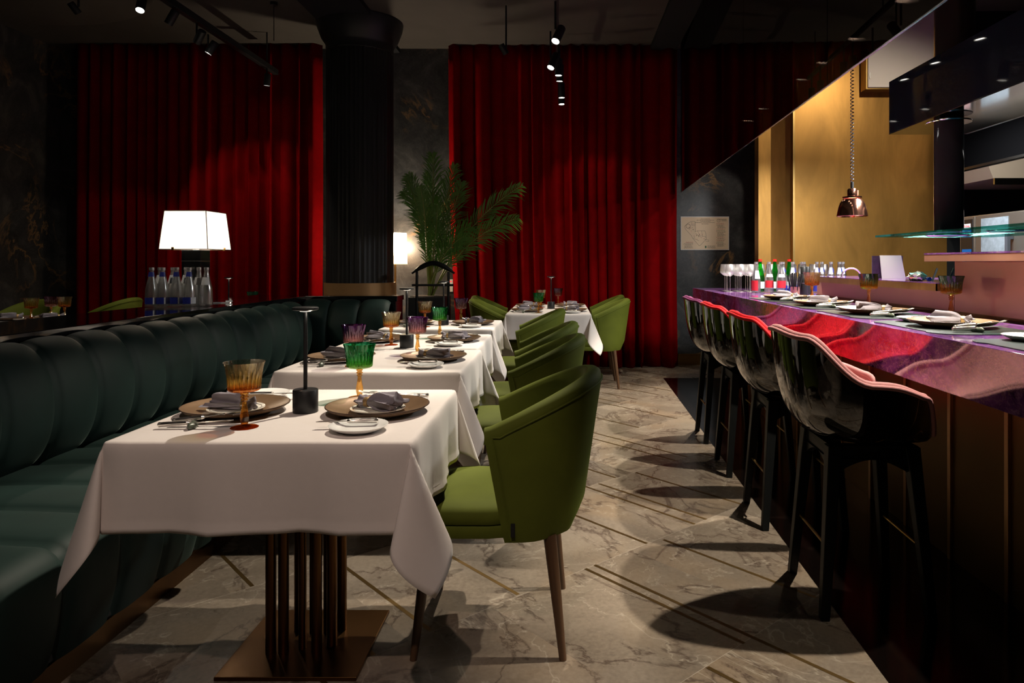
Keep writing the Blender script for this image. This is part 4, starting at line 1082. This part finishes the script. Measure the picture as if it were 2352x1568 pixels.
# building outline
poly = [(-.245,.085),(-.20,.125),(-.17,.14),(-.12,.14),(-.115,.05),(-.12,.02),(-.09,.03),(-.0,.03),(.01,.0),(.02,-.075),(-.01,-.095),(-.055,-.145),(-.07,-.15),(-.15,-.055),(-.16,-.03),(-.235,.05),(-.245,.085)]
for p, q in zip(poly, poly[1:]): ln(p[0], p[1], q[0], q[1], .0026)
for k in range(20):
    a0, a1 = 2*PI*k/20, 2*PI*(k+1)/20
    ln(-.202+.026*math.cos(a0), .086+.026*math.sin(a0), -.202+.026*math.cos(a1), .086+.026*math.sin(a1), .004)
    ln(.164+.019*math.cos(a0), .152+.019*math.sin(a0), .164+.019*math.cos(a1), .152+.019*math.sin(a1), .003)
for a_ in ((-.16,.14,-.16,.095),(-.16,.095,-.118,.095),(-.16,.11,-.118,.11),(.02,-.08,.045,-.08),(.045,-.08,.045,-.1),(.045,-.1,.01,-.1),(.155,.158,.164,.146),(.164,.146,.173,.158),(-.09,.03,-.06,-.03),(-.04,.03,-.03,-.04),(-.10,-.02,-.05,-.045),(-.06,-.03,.01,-.04),(-.14,-.06,-.07,-.09),(.10,.19,.10,.185)): ln(*a_, .0022)
for k in range(26):
    x, z = rg.choice([(-.17,.05),(-.09,-.01),(-.11,-.05),(-.06,-.03),(-.02,-.06)]); x += rg.uniform(-.03,.03); z += rg.uniform(-.025,.025)
    ln(x, z, x+rg.uniform(.004,.010), z+rg.uniform(-.006,.006), .005, rg.choice([0,0,1,1,2]))
z = .118
for blk, mi in ((2,1),(6,0),(2,1),(2,2),(9,0),(4,1),(3,1),(2,2),(6,0)):
    ln(.140,z,.146,z,.006,mi)
    for k in range(blk): words_(.150, .255-rg.uniform(0,.04), z, mi if k < 2 else 0, .0026); z -= .0072
    z -= .003
for k in range(9): words_(-.26+rg.uniform(0,.03), -.14-rg.uniform(0,.03), -.105-.009*k, 1 if k < 2 else 0, .003)
for k in range(4): words_(.03, .125, -.150-.009*k, 0, .003)
mb.add([(.0,-.0139,-.178),(.018,-.0139,-.178),(.018,-.0139,-.150),(.0,-.0139,-.150)], [(0,1,2,3)], 2)
ln(.150,.170,.262,.170,.003); ln(.20,.160,.262,.160,.003); ln(.20,.150,.262,.150,.003)
mb.build('plan_drawing', [M['ink'], M['inkred'], M['inkgreen']], t, smooth=0, fix=False)

# ---------------------------------------------------------------- bottles
def p_bottle(kind, labels, cap, h=.262, r=.0385):
    t = thing('water_bottle', '-', 'bottle', (0,0,0), 0)
    k = h/.262
    prof = [(1e-5,.004),(.03,.002),(r,.004),(r+.0005,.012),(r,.095*k),(r*.93,.125*k),(r*.70,.165*k),(r*.46,.205*k),(r*.37,.232*k),(.0135,.246*k),(.0150,.248*k),(.0150,.252*k)]
    MB().lathe(prof+[(.0120,.252*k),(.0115,.244*k),(r*.30,.20*k),(r*.86,.12*k),(r*.90,.10*k),(r*.90,.012),(1e-5,.010)], 40).build('glass_body', kind, t, smooth=60)
    MB().cyl(.0158, .245*k, .263*k, 24).build('cap', cap, t)
    for (nm, z0, z1, r0, r1, m, fr) in labels:
        n = 24; mb = MB(); a0 = fr[0]; a1 = fr[1]
        mb.grid(lambda i, j: ((r0 if j == 0 else r1)*math.cos(a0+(a1-a0)*i/n), (r0 if j == 0 else r1)*math.sin(a0+(a1-a0)*i/n), z0 if j == 0 else z1), n+1, 2)
        mb.build(nm, m, t, smooth=60, fix=False)
    sub(t, ('front_label','side_label','neck_label','back_label'), 'glass_body')
    return t
F = (-2.9,-.25)      # label faces the camera
bl_blue = p_bottle(M['clear'], [('front_label', .02,.062,.0392,.0392,M['lab_blue'],(-2.9,-.9)),('side_label', .02,.062,.0392,.0392,M['lab_white'],(-.88,.3)),('neck_label', .196,.226,.0208,.0162,M['lab_blue'],(-3.0,-.1))], M['cap_silver'], .254)
bl_wht = p_bottle(M['clear'], [('back_label', .15,.205,.0322,.0195,M['lab_white'],(-3.0,-.1)),('side_label', .02,.062,.0392,.0392,M['lab_white'],(-2.2,-.4))], M['cap_silver'], .254)
bl_plain = p_bottle(M['clear'], [('back_label', .14,.19,.0338,.0232,M['lab_white'],(-2.6,-.5))], M['cap_silver'], .254)
bl_red = p_bottle(M['clear'], [('front_label', .02,.105,.0396,.0392,M['lab_red'],(-3.3,-1.5)),('side_label', .12,.19,.0372,.0235,M['lab_white'],(-2.2,-.8))], M['cap_silver'])
bl_red2 = p_bottle(M['clear'], [('front_label', .045,.105,.0396,.0392,M['lab_red'],(-2.7,-.5)),('neck_label', .135,.16,.0352,.0285,M['lab_white'],(-2.5,-.6))], M['cap_silver'])
bl_bb = p_bottle(M['clear'], [('front_label', .012,.062,.0396,.0396,M['lab_blue'],(-3.0,-.1)),('neck_label', .16,.215,.0295,.0182,M['lab_white'],(-2.6,-1.3)),('neck_label', .175,.21,.0262,.0190,M['lab_blue'],(-1.25,-.3))], M['cap_silver'])
bl_green = p_bottle(M['g_bottlegreen'], [('front_label', .03,.09,.0396,.0392,M['lab_white'],(-2.6,-.5))], M['cap_red'], .285)
G1 = 'sealed water bottles on the black ledge'
LB = [(bl_blue,-2.648,4.50,'blue-labelled glass water bottle on the black ledge, leftmost'),(bl_blue,-2.585,4.515,'blue-labelled glass water bottle on the black ledge, second from the left'),
      (bl_wht,-2.565,4.60,'white-labelled glass water bottle on the black ledge, behind the second blue-labelled one'),(bl_blue,-2.504,4.53,'blue-labelled glass water bottle on the black ledge, in the middle of the front row'),
      (bl_wht,-2.486,4.615,'white-labelled glass water bottle on the black ledge, behind the middle of the row'),(bl_blue,-2.424,4.535,'blue-labelled glass water bottle on the black ledge, rightmost of those with blue labels'),
      (bl_plain,-2.405,4.62,'white-labelled glass water bottle on the black ledge, second from the right'),(bl_plain,-2.345,4.60,'glass water bottle at the right end of the row on the black ledge'),(bl_wht,-2.65,4.60,'white-labelled water bottle right behind the leftmost one on the black ledge')]
for pr, x, y, lab in LB: o = place(pr, x, y, .9455, 0, lab); o['group'] = G1
G2 = 'water bottles on the far end of the bar'
far_lab = 'clear silver-capped water bottle in the crowd behind the black straws on the bar'
BB = [(bl_red,1.655,5.93,'clear bottle with a red label at the left end of the bar bottles',.1),(bl_red2,1.765,5.93,'clear bottle with a red label, second in the front row of bar bottles',0),
      (bl_green,1.75,6.14,'green glass bottle with a red cap, leftmost of the three',0),(bl_green,1.885,6.16,'green glass bottle with a red cap, middle of the three',0),(bl_green,2.005,6.14,'green glass bottle with a red cap, rightmost of the three',0),
      (bl_red2,1.845,5.86,'clear bottle with a red label, third in the front row of bar bottles',0),(bl_bb,1.90,5.98,'clear bottle with a wide blue label beside the red-labelled bottles on the bar',0),(bl_bb,1.975,5.95,'clear bottle with a wide blue label just left of the black straws',0),
      (bl_bb,2.085,6.05,far_lab,0),(bl_bb,2.15,6.18,far_lab,0),(bl_bb,2.19,5.98,far_lab,0),(bl_bb,2.27,6.08,far_lab,0),(bl_bb,2.28,5.90,far_lab,0),(bl_bb,2.36,6.10,far_lab,0),(bl_bb,2.36,5.92,far_lab,0),(bl_bb,2.43,6.02,far_lab,0),(bl_bb,2.48,6.15,far_lab,0)]
for pr, x, y, lab, rz in BB: o = place(pr, x, y, .9755, rz, lab); o['group'] = G2
# wine glasses
def p_wine():
    t = thing('wine_glass', 'clear empty stemmed wine glass standing in the cluster at the far end of the bar', 'glass', (0,0,0), 0, 'clear wine glasses at the far end of the bar')
    out = [(.004,.135),(.012,.140),(.036,.158),(.044,.170),(.043,.190),(.037,.242)]
    MB().lathe([(1e-5,.134)]+out+[(.036,.2425),(.0415,.190),(.0425,.172),(.034,.160),(.010,.1435),(1e-5,.1425)], 36).build('bowl', M['crystal'], t, smooth=60)
    MB().cyl(.0032, .004, .135, 10).build('stem', M['crystal'], t)
    MB().lathe([(1e-5,.0042),(.010,.0038),(.034,.0016),(.035,0),(1e-5,0)], 32).build('foot', M['crystal'], t)
    return t
wg = p_wine()
rw = random.Random(2)
for j in range(4):
    for i in range(4 if j else 3):
        place(wg, 1.475+.095*i+.012*j+rw.uniform(-.006,.006)-.0*j, 6.12+.105*j, .9755, 0, wg['label'])
for i in range(6): place(wg, 1.93+.10*i, 6.44+.015*(i%2), .9755, 0, 'clear empty wine glass in the row behind the bar bottles')
# straws, canisters
t = thing('straw_cup', 'copper cup full of black drinking straws on the bar', 'cup', (1.83,5.46,.9755))
MB().lathe([(1e-5,.002),(.030,.0),(.034,.002),(.036,.066),(.0375,.068),(.034,.068),(.032,.006),(1e-5,.005)], 36).build('cup', M['copper'], t)
for k in range(24):
    a = k*2.399; rr = .026*math.sqrt((k+.5)/24)
    MB().tube([(rr*math.cos(a),rr*math.sin(a),.012),(rr*2.55*math.cos(a),rr*2.55*math.sin(a),.178-.03*(k/24)**2)], .0032, 7).build('straw', M['black'], t)
for x, y, s in ((1.915,5.52,'in front of the bottles on the bar'),(1.995,5.66,'rear one of the two on the bar, beside the shelf')):
    t = thing('black_flask', 'matt black stoppered bottle, '+s, 'bottle', (x,y,.9755), 0, 'black flasks on the bar')
    MB().lathe([(1e-5,0),(.034,0),(.036,.003),(.036,.125),(.032,.145),(.025,.16),(.0235,.168),(.0235,.222),(.021,.225),(1e-5,.226)], 40).build('body', M['black'], t)
    MB().lathe([(.0362,.094),(.0366,.095),(.0362,.097)], 40).build('seam', M['steel'], t)
# lower pass shelf items
t = thing('steel_hoop', 'chrome arched hoop standing on the lower pass shelf', 'hoop', (1.975,4.75,1.1325))
MB().tube([(-.066*math.cos(PI*k/24),0,.003+.058*math.sin(PI*k/24)) for k in range(25)], .0055, 10).build('arch', M['steel'], t)
MB().box((-.075,-.012,0),(-.057,.012,.003)).box((.057,-.012,0),(.075,.012,.003)).build('foot', M['steel'], t, smooth=0)
t = thing('menu_stand', 'white folded menu stand with a dark printed side, on the lower pass shelf', 'menu', (2.05,4.38,1.1325))
MB().box((-.10,-.004,.0),(.094,.0,.142)).build('dark_card', simple('dark_print', (.10,.08,.10), .4, 0, .5, .8, 30), t, smooth=0)
MB().add([(-.054,-.040,0),(.094,-.040,0),(.082,-.006,.145),(-.052,-.006,.145),(-.054,-.037,0),(.094,-.037,0),(.082,-.003,.145),(-.052,-.003,.145)],
   [(0,1,2,3),(7,6,5,4),(0,4,5,1),(1,5,6,2),(2,6,7,3),(3,7,4,0)]).build('white_card', M['menu_card'], t, smooth=0)
t = thing('foil_wrapper', 'crumpled silver foil wrapper with a blue cap on the lower pass shelf', 'wrapper', (1.93,3.78,1.1325))
mb = MB(); mb.grid(lambda i,j: ((.050+.014*math.sin(5*i+3*j))*math.cos(2*PI*i/16)*math.sin(PI*j/8), .03*math.sin(2*PI*i/16)*math.sin(PI*j/8)*(1+.3*math.sin(7*i)), max(0,.022+.024*math.cos(PI*j/8)*(1+.4*math.sin(3*i+j)))), 16, 9, cu=True)
mb.build('foil', M['steel'], t, smooth=10)
MB().cyl(.011,0,.014,16, M=Tr(.042,-.034,.011)@Rx(PI/2)).build('cap', M['lab_blue'], t)
for x, y, s in ((2.0,3.76,'left one, beside the foil'),(2.045,3.68,'right one, beside the upper shelf')):
    t = thing('leaning_blade', 'thin steel spatula leaning upright on the lower pass shelf, '+s, 'spatula', (x,y,1.1325))
    MB().box((-.005,-.002,0),(.005,.002,.075), M=Ry(.38)).build('blade', M['steel'], t, smooth=0)

# ---------------------------------------------------------------- heat lamp over the pass
t = thing('heat_lamp', 'polished copper pendant heat lamp on a coiled cable above the pass', 'lamp', (2.085,5.0,1.563))
MB().lathe([(.104,.0),(.106,.002),(.100,.035),(.093,.070),(.082,.100),(.066,.122),(.058,.128)], 64).lathe([(.058,.125),(.064,.119),(.079,.098),(.090,.068),(.097,.034),(.102,.0),(.104,.0)], 64).build('shade', M['copper_polish'], t, fix=False)
MB().lathe([(1e-5,.130),(.062,.130),(.066,.133),(.066,.142),(.05,.146),(.033,.148),(.033,.190),(.028,.199),(1e-5,.200)], 48).build('socket', M['copper_polish'], t)
MB().box((.033,-.010,.152),(.042,.010,.187)).build('bracket', M['copper'], t, smooth=0, bevel=.002)
MB().cyl(.011, .2, .246, 16).build('cable_grip', M['black'], t)
MB().tube([((.0105)*math.cos(k*PI/5), .0105*math.sin(k*PI/5), .245+(1.96)*(k/(10*78))) for k in range(10*78+1)], .0030, 6).build('coiled_cable', M['tubem'], t)
MB().lathe([(1e-5,.02),(.025,.022),(.045,.045),(.040,.075),(.02,.10),(1e-5,.11)], 24).build('bulb', emit('heat_bulb', (1,.72,.40), 12), t)
light('SPOT', 'lamp_light', (0,0,.015), 32, (1,.72,.42), .03, rot=(0,0,0), angle=140, blend=.8, parent=t, local=True)

# ---------------------------------------------------------------- tracks and spotlights
t = thing('ceiling_track', 'thin black ceiling track running away along the middle of the room', 'light track', (-.04,5,3.32))
MB().box((-.017,-5.5,.0),(.017,3.05,.035)).build('rail', M['black'], t, smooth=0)
for y in (-4,-1.5,.9,2.8): MB().cyl(.006,.035,.49,8, M=Tr(0,y,0)).build('hanger_rod', M['black'], t)
for i, (x, y, z, tg, e, c) in enumerate(TRACK_SPOTS):
    nm = ['nearest the camera, above the frame','above the space between the first two tables','second pair above the row','at the upper middle, nearest in view','tilted, second in view','third in view','fourth in view','fifth in view','farthest in view'][i]
    spot_body('track_spotlight', 'black spotlight on the middle track, '+nm, x, y, z, tg, e, c, 3.32, 'spotlights on the middle track', head=(.036,.16) if y > 3 else (.03,.12), col=WARM if i else (1,.76,.64))
t = thing('ceiling_track', 'thick black ceiling track running diagonally at the upper left', 'light track', (-3.3,5,3.40))
MB().box((-.028,-4,-.0),(.028,3.05,.06)).build('rail', M['black'], t, smooth=0, bevel=.003)
for y in (-2,.5,2.8): MB().cyl(.008,.06,.41,8, M=Tr(0,y,0)).build('hanger_rod', M['black'], t)
LS = [(-3.36,3.10,3.24,(-2.52,4.58,1.05),55,26,'nearest the camera, added above the frame to light the bottles'),  # extra head added out of view to brighten the bottle labels
      (-3.36,5.55,3.24,(-3.0,4.2,.6),30,60,'brightly lit, at the top edge'),(-3.36,5.95,3.27,(-5.2,6.2,.4),40,55,'pale, nearest the top edge'),(-3.30,6.30,3.22,(-5.0,7.4,1.3),20,50,'dim, second along the track'),
      (-3.36,6.62,3.22,(-4.75,6.3,.75),50,45,'lying sideways, third along the track'),(-3.28,7.75,3.20,(-3.6,8.0,.7),15,50,'at the far end of the track')]
for x, y, z, tg, e, c, s in LS: spot_body('track_spotlight', 'grey spotlight on the left track, '+s, x, y, z, tg, e, c, 3.40, 'spotlights on the left track', head=(.035,.13))
t = thing('ceiling_track', 'black track above the bar, seen through the smoked glass', 'light track', (1.64,4.3,2.80))
MB().box((-.02,-2.6,0),(.02,2.2,.04)).build('rail', M['black'], t, smooth=0)
for y in (-2,0,2): MB().cyl(.008,.04,1.0,8, M=Tr(0,y,0)).build('hanger_rod', M['black'], t)
nb = ['above the frame','next to it, above the frame','third from the near end','cut by the top edge of the picture','first in full view behind the glass','second behind the glass','third behind the glass','fourth behind the glass','farthest behind the glass']
for i, (y, e) in enumerate(BAR_SPOTS):
    spot_body('bar_spotlight', 'black downlight above the bar, '+nb[i], 1.64, y, 2.49, (1.26,y-.01,0), e, 63, 2.80, 'downlights above the bar', head=(.034,.14), rad=.02)
t = thing('sprinkler_rod', 'thin hanging rod with a small ceiling rose at the upper left', 'sprinkler', (-2.85,6.9,ZC))
MB().cyl(.035,-.03,0,20).build('rose', M['black'], t); MB().cyl(.004,-.38,-.03,8).build('rod', M['black'], t)
# added ceiling spots that brighten the sign, gold wall and curtains
for x, y, z, tg, e, c, s in ((1.95,6.7,3.5,(1.72,8.4,1.55),55,34,'lights the wall sign'),(3.15,5.4,3.55,(2.98,7.1,1.15),102,118,'lights the gold wall behind the counter'),(-4.3,6.2,3.45,(-3.3,8.1,1.2),60,58,'lights the left curtain'),(-.55,6.9,3.3,(.75,8.1,1.1),36,56,'lights the right curtain')):
    spot_body('added_spotlight', 'added black ceiling spotlight that '+s, x, y, z, tg, e, c, ZC, 'added ceiling spotlights', head=(.03,.10), blend=.95 if c > 100 else .35)

# ---------------------------------------------------------------- tables beyond the ledge
for i, (x, y, s) in enumerate(((-4.45,5.86,'the table beyond the black ledge at the far left'),(-3.30,6.95,'the table beyond the ledge before the left curtain'))):
    o = copy_tree(tbl); o.location = (x, y, 0); o['label'] = 'bronze pedestal table, '+s
    c = cloth_mesh(seed=20+i).build('tablecloth', M['cloth'], smooth=60, solid=.0012); c.location = (x, y, 0)
    tag(c, 'white linen tablecloth draped over '+s, 'tablecloth', 'white tablecloths')
for x, y, rz, wh, gb in ((-4.60,5.82,PI/2,'left edge of the table beyond the ledge','amber'),(-4.24,5.80,PI/2,'right side of the table beyond the ledge','amber'),(-3.15,6.93,PI,'table in front of the left curtain','green')):
    setting(x, y, ZT, rz, wh, None)
for g, x, y, wh in (('amber',-4.34,5.70,'left one beyond the black ledge'),('amber',-4.21,5.90,'right one beyond the black ledge'),('purple',-4.36,5.95,'behind the left amber goblet beyond the ledge'),('green',-3.07,6.92,'in front of the left red curtain')):
    place(GOB[g], x, y, ZT, 0, GN[g]+', '+wh)
t = thing('table_clip', 'small white clip lying on the black ledge beside the square lamp', 'clip', (-2.42,4.95,.9455), .3)
MB().box((-.05,-.006,0),(.05,.006,.006)).box((.03,-.004,.004),(.075,.004,.016), M=Rz(.4)).build('clip_body', M['white'], t, smooth=0, bevel=.001)
